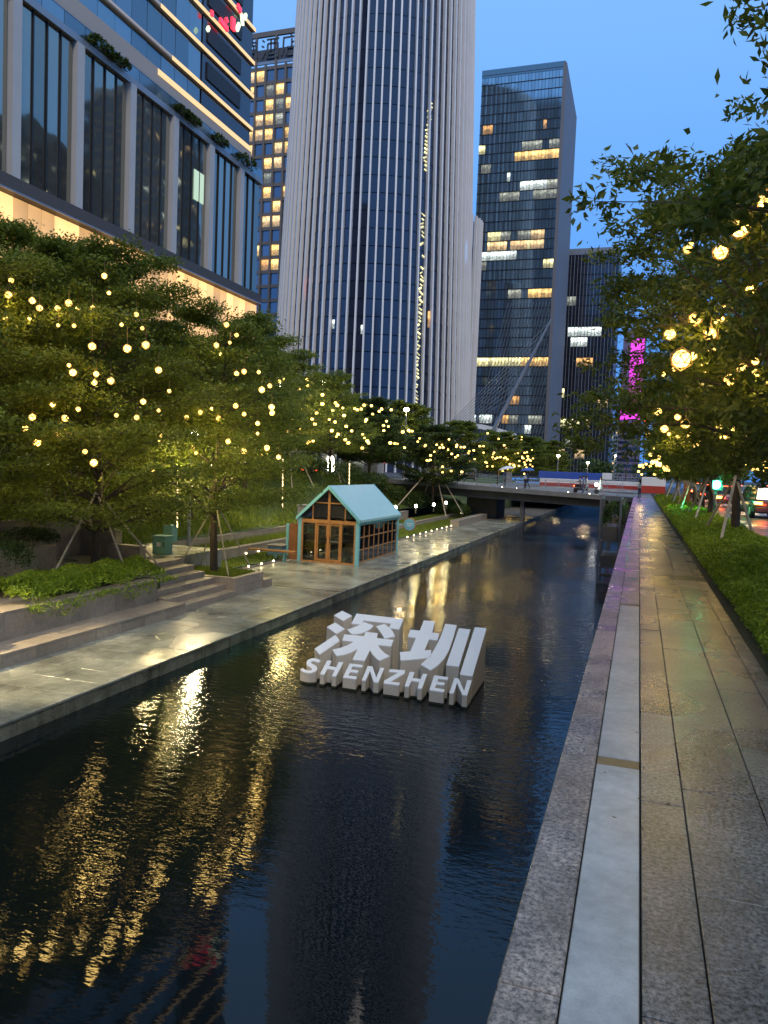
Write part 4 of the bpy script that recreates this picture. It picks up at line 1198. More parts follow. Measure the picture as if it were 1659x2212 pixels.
# ---- towers across the road and behind the camera: only their reflections are seen
def plain_tower(label, x0, x1, y0, y1, h, face, nl=0.1, dark=True):
    e = thing('office_tower', label, 'building', ((x0 + x1) / 2, (y0 + y1) / 2, 0))
    MB().box(x0, x1, y0, y1, 0, h).build('wall', M['concdark'], e)
    rows = int(h / 4)
    for j in range(rows):
        z = 3 + j * 4
        MB().box(x0 - 0.12, x1 + 0.12, y0 - 0.12, y1 + 0.12, z, z + 2.3).build('window_band', M['g_dark'], e)
        for q in range(9):
            if random.random() < nl * 1.6 and face == 'x':
                w_ = (y1 - y0) / 9
                MB().box(x0 - 0.2, x0 - 0.13, y0 + q * w_ + .3, y0 + q * w_ + w_ * random.uniform(.3, .9), z + .3, z + 2.1).build('lit_window', M[random.choice(('l_warm', 'l_yel', 'l_dim', 'l_white'))], e)
    MB().box(x0 + 2, x1 - 2, y0 + 2, y1 - 2, h, h + 4).build('plant_room', M['conc'], e)
    return e
plain_tower('broad dark tower across the right-hand road, mirrored in the podium glass', 60, 86, 150, 190, 82, 'x', 0.16)
plain_tower('second tower across the right-hand road, mirrored in the podium glass', 62, 88, 214, 246, 118, 'x', 0.16)
plain_tower('very tall tower behind the camera, mirrored in the glass slab tower', -104, -66, -78, -42, 262, 'y')
plain_tower('dark tower behind the camera left of the canal, mirrored in the round tower', -58, -30, -120, -92, 150, 'y')
plain_tower('office tower far behind the camera on the right', 22, 50, -110, -84, 95, 'y')
# ================================================================ TREES
def layered_tree(seed, H, R, nleaf, leaf=0.13, base=0.27, tiers=7):
    """trunk mesh + crown points of a tree whose boughs spread in flat tiers"""
    g = np.random.default_rng(seed); r = random.Random(seed)
    mb = MB()
    bend = [(r.uniform(-.12, .12) * t, r.uniform(-.12, .12) * t) for t in (0, 1, 2, 3)]
    mb.tube([(bend[i][0], bend[i][1], H * f) for i, f in enumerate((0, 0.3, 0.6, 0.93))], [0.15, 0.12, 0.075, 0.02], 8)
    C = []; per = nleaf / tiers
    for t in range(tiers):
        f = t / (tiers - 1)
        z = H * (base + (0.97 - base) * f)
        rt = R * (1 - 0.62 * f ** 1.5) * r.uniform(0.9, 1.08) * (0.82 if t == 0 else 1)
        nb = 7 if t < tiers - 2 else 5
        a0 = r.uniform(0, 6.28)
        for b in range(nb):
            a = a0 + 6.283 * b / nb + r.uniform(-.3, .3); L = rt * r.uniform(0.72, 1.12)
            rise = L * r.uniform(0.05, 0.28) * (1 + f)
            tip = Vector((math.cos(a) * L, math.sin(a) * L, z + rise * 0.6))
            st = Vector((0, 0, z - L * 0.22))
            mid = st.lerp(tip, 0.5) + Vector((0, 0, L * 0.07))
            mb.tube([st, mid, tip], [0.055 * (1 - f * .6), 0.03, 0.008], 5)
            ntw = 9
            for q in range(ntw):
                s = 0.25 + 0.75 * q / (ntw - 1)
                p = (st.lerp(mid, s * 2) if s < .5 else mid.lerp(tip, s * 2 - 1))
                side = -1 if q % 2 else 1
                ang = a + side * r.uniform(0.6, 1.1); l2 = L * (1.05 - s) * 0.62 + 0.45
                e = p + Vector((math.cos(ang) * l2, math.sin(ang) * l2, r.uniform(-0.02, 0.16)))
                if q % 2 == 0: mb.tube([p, e], [0.014, 0.004], 3)
                n = int(per / nb / ntw * r.uniform(0.6, 1.4))
                w = g.uniform(0, 1, n)[:, None] ** 0.8
                c = np.array(p)[None] * (1 - w) + np.array(e)[None] * w
                sc = 0.16 + 0.12 * L / R
                c = c + g.normal(size=(n, 3)) * np.array([sc, sc, 0.095])
                C.append(c)
    C = np.concatenate(C)
    V, F = leaves(C, leaf, 0.5, 0.55, g)
    return mb, V, F
def round_tree(seed, H, R, nleaf, leaf=0.17, base=0.30, n_cl=46):
    g = np.random.default_rng(seed); r = random.Random(seed)
    mb = MB()
    zf = H * base
    mb.tube([(0, 0, 0), (0.03, 0.02, zf * 0.5), (0.05, -0.03, zf)], [0.15, 0.125, 0.11], 8)
    C = []
    for k in range(n_cl):
        f = (k + 0.5) / n_cl
        a = k * 2.39996 + r.uniform(-.3, .3)
        zz = zf + (H - zf) * (0.06 + 0.94 * f)
        prof = math.sin(math.pi * min(1, 0.16 + 0.84 * f)) ** 0.55
        rr = R * prof * r.uniform(0.35, 1.0)
        tip = Vector((math.cos(a) * rr, math.sin(a) * rr, zz - 0.25))
        s0 = Vector((0.04, 0, zf + (zz - zf) * 0.28))
        mid = s0.lerp(tip, 0.55) + Vector((0, 0, 0.1 * rr))
        if k % 6 == 0:
            mb.tube([(0.05, -.03, zf), s0.lerp(mid, .5), mid], [0.09, 0.06, 0.035], 6)
        mb.tube([s0, mid, tip], [0.05 * (1 - f * .5), 0.028, 0.008], 5)
        # leaf fans: whorls of leaflets on short twigs
        nt = 12
        for q in range(nt):
            d = g.normal(size=3); d /= np.linalg.norm(d); d[2] *= 0.6
            c = np.array(tip) + d * R * 0.27 * g.uniform(0.3, 1.0)
            if q % 3 == 0: mb.tube([tip.lerp(mid, 0.2), Vector(c)], [0.012, 0.004], 3)
            n = int(nleaf / n_cl / nt * r.uniform(0.5, 1.5))
            C.append(c[None] + g.normal(size=(n, 3)) * np.array([0.17, 0.17, 0.10]))
    # the main axis
    mb.tube([(0.05, -0.03, zf), (0.1, 0.05, zf + (H - zf) * .45), (0, 0.05, H * 0.93)], [0.10, 0.065, 0.015], 6)
    C = np.concatenate(C)
    V, F = leaves(C, leaf, 0.36, 0.3, g)
    return mb, V, F
def tree_kind(make, mat):
    mb, V, F = make
    return mb.mesh('trunk', M['bark']), bulk('crown', V, F, mat, False)
def plant_tree(kindm, name, label, loc, s=1.0, rot=0.0, group=None, sz=None):
    t = thing(name, label, 'tree', loc, rot, group)
    a = inst('trunk', kindm[0], (0, 0, 0), t, scale=(s, s, sz or s))
    b = inst('crown', kindm[1], (0, 0, 0), t, scale=(s, s, sz or s))
    return t
LK = [tree_kind(layered_tree(s, 9.6, 4.5, n, leaf=0.118, tiers=t_, base=b_), M['leafL']) for s, n, t_, b_ in ((11, 84000, 8, .27), (12, 88000, 9, .215), (13, 72000, 8, .31))]
LKd = tree_kind(layered_tree(21, 8.0, 4.4, 34000, leaf=0.22, tiers=7, base=.30), M['leafD'])
LKf = tree_kind(layered_tree(22, 8.0, 4.3, 24000, leaf=0.27, tiers=7, base=.33), M['leafL'])
LKs = tree_kind(layered_tree(23, 9.2, 4.1, 26000, leaf=0.18, tiers=9, base=.28), M['leafL'])
RK = [tree_kind(round_tree(s, 10.0, 4.5, n, leaf=l, base=.22, n_cl=60), M['leafR']) for s, n, l in ((31, 62000, 0.155), (32, 62000, 0.155))]
RKf = tree_kind(round_tree(33, 9.4, 4.1, 20000, leaf=0.34, base=.25, n_cl=56), M['leafR'])
GL = 'trees strung with ball lamps on the left bank'
GR = 'street trees in the roadside hedge'
LT = [
    (0, -17.9, 16.6, -1.0, 0.95, 0.4, 'leftmost layered tree, its trunk cut by the picture edge'),
    (1, -16.35, 20.35, -1.86, 1.04, 1.3, 'big layered tree in the ground-cover planter left of the stairs'),
    (2, -14.6, 24.7, -2.2, 0.97, 2.2, 'layered tree propped in the square planter left of the kiosk'),
    (0, -17.6, 8.0, -1.0, 1.0, 2.5, 'unseen tree added to the left row outside the frame, screening the water reflection'),  # this and the next tree added out of view to screen the podium glow
    (2, -19.8, 1.5, -0.5, 1.0, 1.5, 'second unseen tree added to the left row outside the frame'),
    (2, -21.6, 24.5, -0.9, 1.1, 4.0, 'layered tree on the grass bank behind the stairs'),
    (2, -25.0, 30.0, 0.45, 1.0, 5.0, 'layered tree by the street behind the green cabinet'),
    (2, -20.9, 33.0, -1.2, 0.86, 0.8, 'layered tree on the slope behind the kiosk bench'),
    ('s', -22.6, 41.5, 0.2, 1.05, 1.9, 'tree on the slope left of the kiosk gable'),
    ('s', -23.4, 49.0, 1.0, 0.92, 3.0, 'sparse tree on the mound above the kiosk ridge'),
    ('s', -23.2, 56.5, 1.0, 0.86, 4.1, 'sparse upright tree on the mound right of the kiosk ridge'),
    ('s', -26.6, 45.5, 0.6, 1.0, 2.2, 'upright tree on the street side left of the lit box'),
    ('s', -27.0, 54.0, 0.6, 1.0, 3.7, 'upright tree on the street side right of the lit box'),
    ('s', -26.6, 63.5, 0.6, 0.95, 5.2, 'upright street-side tree before the foot of the round tower'),
    ('f', -25.5, 84.0, 0.5, 1.05, 4.4, 'round-headed tree at the left approach of the bridge'),
    ('d', -22.6, 64.0, 0.4, 0.90, 0.3, 'dark dense tree standing behind the far propped tree'),
    ('d', -17.9, 68.5, -1.1, 0.84, 2.0, 'dark spreading propped tree before the bridge abutment'),
    ('f', -26.2, 74.0, 0.5, 0.95, 1.0, 'tree beside the red signal beyond the mound'),
    ('f', -20.5, 90.0, 0.2, 0.90, 2.0, 'first lamp-strung tree beyond the bridge on the left'),
    ('f', -17.5, 100.0, 0.0, 0.86, 3.0, 'second lamp-strung tree beyond the bridge on the left'),
    ('f', -15.5, 112.0, 0.0, 0.86, 4.0, 'third lamp-strung tree beyond the bridge on the left'),
    ('f', -13.4, 124.0, 0.0, 0.84, 5.0, 'furthest lamp-strung tree near the foot of the grey tower wall'),
]
TR = {}
for i, (k, x, y, z, s, rot, lb) in enumerate(LT):
    km = LK[k] if isinstance(k, int) else {'d': LKd, 'f': LKf, 's': LKs}[k]
    TR[i] = plant_tree(km, 'layered_tree', lb, (x, y, z), s, rot, GL)
RT = [
    (0, 4.55, 9.6, 1.05, 0.2, 'nearest street tree, only its outer leaves reaching in at the upper right corner'),
    (1, 3.2, 17.0, 1.08, 1.4, 'tall street tree at the right edge holding the biggest ball lamp'),
    (0, 3.05, 27.2, 1.0, 2.9, 'street tree whose trunk stands between props in front of the dark car'),
    (1, 3.1, 37.4, 0.84, 4.2, 'street tree beside the green traffic light'),
    ('f', 3.5, 47.5, 0.88, 0.7, 'street tree just behind the green traffic light'),
    ('f', 3.7, 57.5, 0.86, 1.9, 'street tree beside the orange post'),
    ('f', 4.0, 68.0, 0.86, 3.1, 'furthest street tree of the hedge row near the red barrier'),
    ('f', 5.6, 92.0, 0.95, 5.0, 'street tree beyond the barriers at the end of the walk'),
    ('f', 6.5, 112.0, 1.0, 0.2, 'last street tree visible over the end of the walk'),
]
for i, (k, x, y, s, rot, lb) in enumerate(RT):
    plant_tree(RK[k] if isinstance(k, int) else RKf, 'street_tree', lb, (x, y, 0.05), s, rot, GR, sz={1: 0.90, 2: 0.98}.get(i, s))
# trees over the road on the far side (backdrop of the right edge)
for i, (x, y, s) in enumerate(((19.5, 34, 1.1), (20, 42, 1.1), (19.5, 50, 1.1), (20, 58, 1.1), (19.5, 66, 1.2), (20, 76, 1.1), (19.5, 86, 1.2), (19, 98, 1.2), (18, 112, 1.2), (15, 128, 1.2), (11, 146, 1.3), (7, 160, 1.3))):
    plant_tree(RKf, 'roadside_tree', 'tree lining the far side of the right-hand road', (x, y, 0.0), s, i * 1.1, 'trees across the right-hand road')
# woodland at the feet of the towers
wd = thing('distant_tree', 'low dark tree clump at the foot of the dark tower beyond the blue hoarding', 'tree', (-20, 190, 0))
C = np.concatenate([leafbox(2600, x - r, x + r, 185, 200, -0.5, h) for x, r, h in ((-26, 7, 8.5), (-15, 8, 6), (-3, 8, 5.2), (-38, 8, 6), (9, 9, 6.5))]) - np.array([-20, 190, 0])
V, F = leaves(C, 0.9, 0.5, 0.4); bulk('crown', V, F, M['leafD'], wd)
m = MB()
for x in (-26, -15, -3, -38, 9): m.tube([(x, 192, 0), (x, 192, 4)], [0.3, 0.12], 6)
m.build('trunk', M['bark'], wd)

# props: round timber stakes leaning on the trunks
def stakes(label, base, feet, top, r=0.035, ring=True):
    e = thing('tree_stakes', label, 'tree stakes', base, group='timber props around the trees')
    for k, f in enumerate(feet):
        MB().tube([f, top], r, 7).build('stake', M['stake'], e)
    if ring:
        MB().cyl(top[0], top[1], top[2] - 0.16, top[2] - 0.10, 0.17, 0.17, 10).build('collar', M['black'], e)
    return e
stakes('four pale props around the big tree left of the stairs', (-16.35, 20.35, -1.86), [(-15.6, 17.5, -1.75), (-14.5, 19.6, -1.85), (-15.1, 21.9, -1.66), (-17.5, 21.6, -1.66)], (-16.30, 20.30, 0.75))
stakes('pale props in the square planter around the tree left of the kiosk', (-14.6, 24.7, -2.2), [(-15.7, 23.95, -2.15), (-13.55, 23.9, -2.15), (-13.45, 25.5, -2.15), (-15.7, 25.6, -2.15)], (-14.6, 24.7, 0.35), 0.028)
stakes('thin props on the slope at the far left behind the hedges', (-17.9, 16.6, -1.0), [(-18.9, 18.4, -0.9), (-18.9, 15.2, -0.9), (-16.9, 15.2, -1.2)], (-17.9, 16.6, 1.3), 0.03)
stakes('props on the wild grass bank behind the green cabinet', (-21.6, 24.5, -0.9), [(-20.2, 25.2, -1.3), (-22.4, 26.2, -0.4), (-21.2, 23.0, -1.2)], (-21.6, 24.5, 1.7), 0.03)
stakes('props right above the kiosk gable', (-23.4, 49.0, 1.0), [(-22.2, 47.4, 0.2), (-21.9, 50.3, 0.3), (-24.8, 48.2, 0.8)], (-23.4, 49, 4.0), 0.045)
stakes('props on the mound right of the kiosk ridge', (-23.2, 56.5, 1.0), [(-24.6, 55.4, .8), (-21.9, 55.6, .5), (-22.6, 58.2, .5)], (-23.2, 56.5, 3.2), 0.05)
stakes('long props around the dark tree before the bridge', (-17.9, 68.5, -1.1), [(-19.9, 63.5, -1.7), (-15.9, 65.8, -2.3), (-15.2, 69.5, -2.2), (-19.5, 70.5, -1.5)], (-17.9, 68.5, 2.3), 0.05)
def rstakes(label, x, y):
    return stakes(label, (x, y, 0.05), [(x - 0.8, y - 4.9, 0.2), (x - 0.75, y + 0.9, 0.2), (x + 0.55, y - 0.6, 0.2), (x + 0.5, y + 2.4, 0.2)], (x, y, 2.05), 0.042)
rstakes('props around the right-edge trunk in front of the dark car', 2.95, 27.2)
rstakes('props around the trunk beside the green traffic light', 2.95, 37.4)
rstakes('props behind the green traffic light', 2.9, 47.5)
rstakes('props near the orange post', 2.9, 57.5)
rstakes('furthest props by the red barrier', 2.8, 68.0)

def ptlight(name, loc, e, col, r=0.15, parent=None, spot=None, rot=None):
    d = bpy.data.lights.new(name, 'SPOT' if spot else 'POINT'); d.energy = e; d.color = col; d.shadow_soft_size = r
    if spot: d.spot_size = math.radians(spot); d.spot_blend = 0.5
    o = bpy.data.objects.new(name, d); COL.objects.link(o)
    o.location = Vector(loc) if name == 'lamp_glow' else Vector(loc) - (Vector(wloc(parent)) if parent else Vector((0, 0, 0)))
    if rot: o.rotation_euler = rot
    if parent: o.parent = parent
    return o
# ================================================================ BALL LAMPS
ico = bmesh.new(); bmesh.ops.create_icosphere(ico, subdivisions=2, radius=0.085)
mb = MB(); b0 = mb.add([v.co for v in ico.verts])
for f in ico.faces: mb.face([b0 + v.index for v in f.verts])
ico2 = bmesh.new(); bmesh.ops.create_icosphere(ico2, subdivisions=1, radius=0.112)
mb.cur = 1
for e in ico2.edges:
    mb.tube([e.verts[0].co, e.verts[1].co], 0.0042, 3)
mb.tube([(0, 0, 0.11), (0, 0, 0.5)], 0.004, 3)
ball_me = mb.mesh('ball_lamp', [M['ball'], M['ballwire']])
# distant lamps: same glow, no readable cage
far_me = MB().ball((0, 0, 0), 0.10, 6, 4).mesh('ball_lamp', M['ball'])
nball = [0]
def lamp(p, label, group, s=1.0, far=False):
    o = inst('ball_lamp', far_me if far else ball_me, p, scale=(s, s, s), rot=(0, 0, random.uniform(0, 6)))
    nball[0] += 1
    if not far and nball[0] % 3 == 0:
        ptlight('lamp_glow', (0, 0, -0.2), 13 if p[0] < -5 else 15, (1.0, 0.66, 0.20), 0.15, o)
    if far and nball[0] % 7 == 0:
        ptlight('lamp_glow', (0, 0, -0.3), 38, (1.0, 0.66, 0.20), 0.2, o)
    return tag(o, label, 'lamp', group)
_a = lambda x, y: (x * 0.3637, 658.3 + y * 0.3637)
_b = lambda x, y: (x * 0.3637, y * 0.3637)
near_px = [(_a(*q), 1.0) for q in ((346, 122), (547, 247), (866, 238), (410, 360), (433, 403), (571, 410), (658, 452), (942, 388), (1005, 512), (313, 592), (465, 620), (691, 656), (942, 628), (505, 872), (557, 938), (905, 980), (33, 76), (176, 82), (222, 818), (348, 762), (386, 674), (192, 668), (150, 735), (560, 462), (850, 575), (812, 670), (722, 118), (755, 260), (440, 125))]
near_px += [(_b(*q), 1.0) for q in ((620, 1638), (647, 1740), (192, 1785), (550, 1828), (810, 1868), (235, 1830), (342, 1830), (463, 1832), (66, 1665), (33, 1885), (408, 1800), (845, 1950), (50, 1750))]
for (px, py), s in near_px:
    lb = 'glowing wire ball lamp in the %s part of the %s' % ('upper' if py < 800 else ('middle' if py < 900 else 'lowest'), 'leftmost tree at the picture edge' if px < 100 else 'big tree left of the stairs')
    d = random.uniform(0, 1)
    Y = 17.2 + 0.5 * d + max(0, (px - 190)) * 0.008
    lamp(aty(px, py, Y + random.uniform(-1.4, 0.2)), lb, 'ball lamps in the left trees', random.uniform(0.5, 1.15))
mid_px = [_a(*q) for q in ((1365, 225), (1310, 294), (1450, 396), (1537, 400), (1405, 408), (1190, 638), (1258, 618), (1400, 600), (1297, 672), (1613, 608), (1616, 642), (1355, 811), (1530, 765), (1448, 870), (1585, 850), (1147, 847), (1108, 668), (1345, 118), (1405, 180), (1602, 482), (1555, 505), (1530, 705), (1450, 650), (1285, 240), (1655, 905), (1165, 880), (945, 800), (960, 778), (1030, 798))]
for px, py in mid_px:
    lamp(aty(px, py, 21.9 + random.uniform(-.8, .8)), 'glowing wire ball lamp %s in the tree left of the kiosk' % ('high up' if py < 830 else 'low down'), 'ball lamps left of the kiosk', random.uniform(0.5, 1.05))
_c = lambda x, y: ((900 + x * .7233) * .5486, (1200 + y * .7233) * .5486)
c_px = [(295, 402), (278, 416), (226, 440), (183, 463), (427, 407), (429, 441), (337, 477), (384, 460), (511, 490), (582, 535), (592, 548), (622, 562), (567, 575), (687, 566), (702, 572), (722, 568), (738, 547), (778, 550), (833, 568), (820, 580), (886, 572), (785, 595), (548, 625), (580, 638), (750, 625), (745, 635), (860, 634), (628, 603), (870, 663), (845, 685), (843, 658), (640, 662), (562, 685), (670, 687), (596, 705), (587, 718), (730, 705), (740, 725), (635, 735), (652, 752), (762, 752), (755, 742), (728, 780), (460, 742), (430, 752), (400, 570), (455, 622), (390, 680), (470, 650), (510, 540), (880, 752), (905, 755), (920, 757), (958, 778), (980, 683), (1000, 688), (948, 692), (985, 690), (210, 775), (180, 818), (440, 745), (480, 590), (345, 620), (320, 690)]
for px, py in c_px:
    x, y = _c(px, py)
    lamp(aty(x, y, 42 + (px - 200) * 0.012 + random.uniform(-1.5, 1.5)), 'small glowing ball lamp in the trees %s' % ('left of the kiosk roof' if x < 660 else ('right above the kiosk roof' if x < 800 else 'right of the kiosk towards the round tower foot')), 'ball lamps behind the kiosk', random.uniform(0.8, 1.25), True)
d_px = [(1200, 733), (1133, 762), (1162, 762), (1150, 778), (1168, 778), (1243, 763), (1240, 773), (1265, 775), (1283, 775), (1072, 765), (1068, 770), (1195, 788), (1235, 830), (1248, 820), (1215, 812), (1310, 797), (1305, 808), (1335, 793), (1313, 850), (1367, 770), (1388, 770), (1388, 805), (1080, 848), (1090, 848), (1098, 845), (1165, 912), (1165, 882), (1270, 910), (1212, 905), (1445, 805), (1440, 815), (1453, 838), (1437, 830), (1400, 857), (1408, 880), (1437, 880), (1463, 832), (1480, 830), (1500, 835), (1507, 832), (1515, 858), (1522, 865), (1532, 868), (1548, 873), (1545, 860), (1556, 880), (1490, 890), (1510, 897), (1520, 895), (1558, 797), (1560, 812), (1575, 808), (1583, 850), (1598, 827), (1600, 835), (1610, 858), (1615, 870), (1625, 803), (1628, 825), (1632, 840), (1640, 845), (1642, 870), (1622, 885), (1610, 920), (1655, 880), (1550, 715), (1595, 735), (1470, 730), (1410, 700), (1500, 765), (1120, 800), (1100, 820), (1340, 840), (1365, 865), (1030, 745), (1040, 728)]
for px, py in d_px:
    x, y = _c(px, py)
    Y = 64.2 + random.uniform(-.5, 1.5) if px < 1290 else (80 + (px - 1290) * 0.06 + random.uniform(0, 8))
    lamp(aty(x, y, Y), 'small glowing ball lamp in the %s' % ('dark propped tree before the bridge' if px < 1290 else 'trees just beyond the left end of the bridge'), 'ball lamps by the bridge', random.uniform(0.8, 1.2) * (1 if px < 1290 else 1.25), True)
_d = lambda x, y: (987.5 + x * .4048, 658.3 + y * .4048)
e_px = [(0, 760, 1.3), (30, 745, 1.1), (118, 755, 1), (135, 758, 1), (60, 835, 1.1), (20, 830, 1), (160, 843, 1), (215, 803, 1), (262, 765, .9), (300, 716, .8), (190, 825, 1), (250, 835, 1.1), (268, 825, 1), (300, 845, 1.2), (303, 855, 1.2), (360, 790, 1.1), (378, 810, 1), (372, 830, 1), (392, 832, 1.1), (405, 820, .9), (355, 820, .9), (345, 705, .7), (400, 775, .7), (330, 860, 1), (220, 860, 1), (245, 885, 1.2), (290, 870, 1.1)]
for px, py, s in e_px:
    x, y = _d(px, py)
    lamp(aty(x, y, 96 + random.uniform(0, 14)), 'tiny glowing ball lamp in the row of trees beyond the bridge', 'ball lamps beyond the bridge', s * 1.3, True)
# right-hand trees
_e2 = lambda x, y: ((2300 + x * .49725) * .5486, (600 + y * .49725) * .5486)
r_px = [(1235, 600, 1.35, 11.4), (1430, 385, 1, 11), (1435, 345, .8, 11), (820, 765, .8, 14), (845, 720, .5, 14), (1080, 790, 1.15, 12.5), (1320, 1090, .8, 12.6), (880, 1315, 1.15, 14.2), (680, 1440, 1.1, 14.6), (1085, 1320, .6, 14), (1050, 1340, .45, 14), (1105, 1225, .4, 15), (1000, 1440, 1.1, 14.2), (770, 1635, 1.35, 10.6), (860, 1615, .7, 13), (1055, 1535, .95, 14), (985, 1585, .5, 15), (1250, 1710, 1.0, 15), (1355, 1655, .7, 15), (1345, 1755, 1.0, 15), (1155, 1800, 1.15, 15), (1440, 1810, .7, 16), (630, 1755, .5, 17), (715, 1715, .5, 16), (945, 1680, .5, 16), (965, 1735, .5, 16), (1155, 1930, .7, 17), (585, 2050, 1.0, 19), (740, 2095, .8, 20), (805, 2150, 1.15, 20), (1045, 2090, .6, 20), (1070, 2170, .8, 20), (1285, 2165, .8, 18), (635, 2190, 1, 20), (1180, 2195, .8, 20)]
for px, py, s, Y in r_px:
    x, y = _e2(px, py)
    lamp(aty(x, y, Y), ('biggest glowing wire ball lamp of all, in the right-hand tree' if (px, py) == (770, 1635) else 'glowing wire ball lamp in the %s part of the right-edge tree crown' % ('upper' if py < 1250 else ('middle' if py < 1900 else 'lower'))), 'ball lamps in the near street trees', s)
_f2 = lambda x, y: (987.5 + x * .4048, 658.3 + y * .4048)
f_px = [(1070, 567, 22, 1), (1180, 600, 22, .8), (1218, 637, 22, 1.2), (1105, 665, 24, 1.1), (1012, 692, 26, .9), (1130, 690, 26, .6), (1178, 706, 26, .7), (1237, 690, 26, .8), (1228, 707, 26, .6), (1290, 740, 24, .9), (1262, 755, 26, .5), (1420, 710, 24, 1), (1450, 700, 24, .7), (1470, 665, 24, 1), (1545, 645, 22, .8), (1400, 640, 24, .6), (1380, 597, 24, .5), (1033, 800, 45, 1.2), (1055, 765, 45, 1.1), (1075, 775, 45, 1.1), (1060, 835, 45, 1.2), (1075, 853, 40, 1.6), (1045, 838, 45, 1.2), (1040, 845, 45, 1), (1120, 875, 38, 1.8), (1110, 868, 38, 1.2), (1078, 808, 45, .9), (1078, 820, 45, .9), (975, 860, 60, 1.4), (988, 856, 60, 1.2), (992, 868, 60, .9), (1008, 850, 60, 1), (1030, 862, 55, 1), (968, 890, 60, 1), (985, 905, 60, .9), (1092, 893, 50, 1), (1053, 905, 50, .9), (1600, 795, 30, .9), (1610, 830, 30, 1), (1635, 845, 30, 1), (1612, 880, 30, 1), (1648, 880, 30, 1), (1595, 860, 30, .8), (1630, 905, 30, .8), (1580, 880, 30, .7), (1560, 800, 32, .8), (1525, 820, 32, .8), (1535, 850, 32, .7), (1505, 870, 32, .7)]
for px, py, Y, s in f_px:
    x, y = _f2(px, py)
    lamp(aty(x, y, Y), 'small glowing ball lamp %s' % ('among the street trees above the red barrier' if Y > 36 else ('in the crowns left of the green traffic light' if px < 1460 else 'in the crowns right of the green traffic light')), 'ball lamps in the far street trees', s, Y > 28)

# ================================================================ STREET LAMPS AND POLES
def aim(o, target):
    p = wloc(o); d = Vector(target) - p
    o.rotation_euler = d.to_track_quat('-Z', 'Y').to_euler()
WARM = (1.0, 0.72, 0.36)
def street_lamp(label, x, y, z0, h, e=350, arm=(0.0, 0.0), col=WARM, head=0.22, spot=None, target=None, group=None):
    t = thing('street_lamp', label, 'street lamp', (x, y, z0), group=group)
    MB().tube([(x, y, z0), (x, y, z0 + h)], [0.09, 0.05], 8).build('pole', M['metal'], t)
    hx_, hy_ = x + arm[0], y + arm[1]
    if arm != (0.0, 0.0): MB().tube([(x, y, z0 + h - 0.3), (hx_, hy_, z0 + h)], 0.035, 6).build('arm', M['metal'], t)
    MB().ball((hx_, hy_, z0 + h + 0.02), head, 10, 6, (1, 1, 0.55)).build('lamp_head', M['lampw'], t)
    l = ptlight('lamp_light', (hx_, hy_, z0 + h - 0.35), e, col, 0.22, t, spot)
    if spot: aim(l, target)
    return t
p = aty(699, 828, 58.0); street_lamp('tall street lamp shining left of the round tower foot', p.x, p.y, 0.6, p.z - 0.6, 500)
p = aty(878, 885, 78.0); street_lamp('bright street lamp above the trees before the round tower', p.x, p.y, 0.6, p.z - 0.6, 600, head=0.32)
for i, (px, py, Y) in enumerate(((1328, 985, 118.0), (1206, 985, 118.0), (1186, 975, 128.0), (1270, 1000, 130.0))):
    p = aty(px, py, Y); street_lamp(['street lamp standing right of the blue hoarding', 'street lamp on the left of the blue hoarding', 'street lamp by the foot of the grey tower wall', 'small lamp behind the blue hoarding'][i], p.x, p.y, 0.3, p.z - 0.3, 260, head=0.25)
# floodlights along the left street; they throw the leaf-shadowed pools of light
fl1 = street_lamp('street lamp at the left outside the frame, lighting the promenade', -15.8, 11.3, -1.8, 4.4, 2400, (0.3, 0.1), (1.0, 0.80, 0.42), spot=56, target=(-12.2, 13.6, -2.8))
fl2 = street_lamp('street lamp hidden behind the big trees, lighting the kiosk forecourt', -18.7, 29.4, -2.2, 5.2, 1500, (0.4, -0.2), (1.0, 0.80, 0.42), spot=110, target=(-13.2, 26.5, -2.8))
fl3 = street_lamp('street lamp behind the wild grass bank', -26.5, 35.0, 0.6, 6.0, 4200, (1.6, 0), (1.0, 0.80, 0.40), spot=140, target=(-20, 33, -2))
fl4 = street_lamp('lamp post above the mound behind the kiosk', -26.8, 52.0, 0.6, 7.0, 3600, (1.2, 0), (1.0, 0.82, 0.45), spot=140, target=(-20, 52, -1))
for i, (x, y, e) in enumerate(((-27.3, 13.5, 700), (-27.3, 20.5, 900), (-27.4, 38.5, 900), (-27.4, 45.5, 900))):  # kerb lamps added for overall soft warm light on the bank
    street_lamp(['added short lamp at the far left kerb, brightening the bank', 'added kerbside fill lamp behind the leftmost props', 'added kerbside fill lamp behind the utility box', 'added kerbside fill lamp left of the mound'][i], x, y, 0.6, 3.6, e, (0.8, 0), (1.0, 0.78, 0.34), head=.14)
bo = thing('bollard_lamp', 'unseen bollard lamp added left of the frame to brighten the terrace walls', 'lamp', (-15.6, 11.2, -1.83))  # unseen lamp added to lift the dark terrace walls and hedge
MB().cyl(-15.6, 11.2, -1.83, -1.0, 0.06, 0.06, 8).build('post', M['dmetal'], bo)
MB().cyl(-15.6, 11.2, -1.0, -0.8, 0.09, 0.08, 10).build('lamp_shade', M['lampw'], bo)
ptlight('lamp_light', (-15.3, 11.5, -0.6), 190, (1.0, 0.78, 0.42), 0.1, bo)
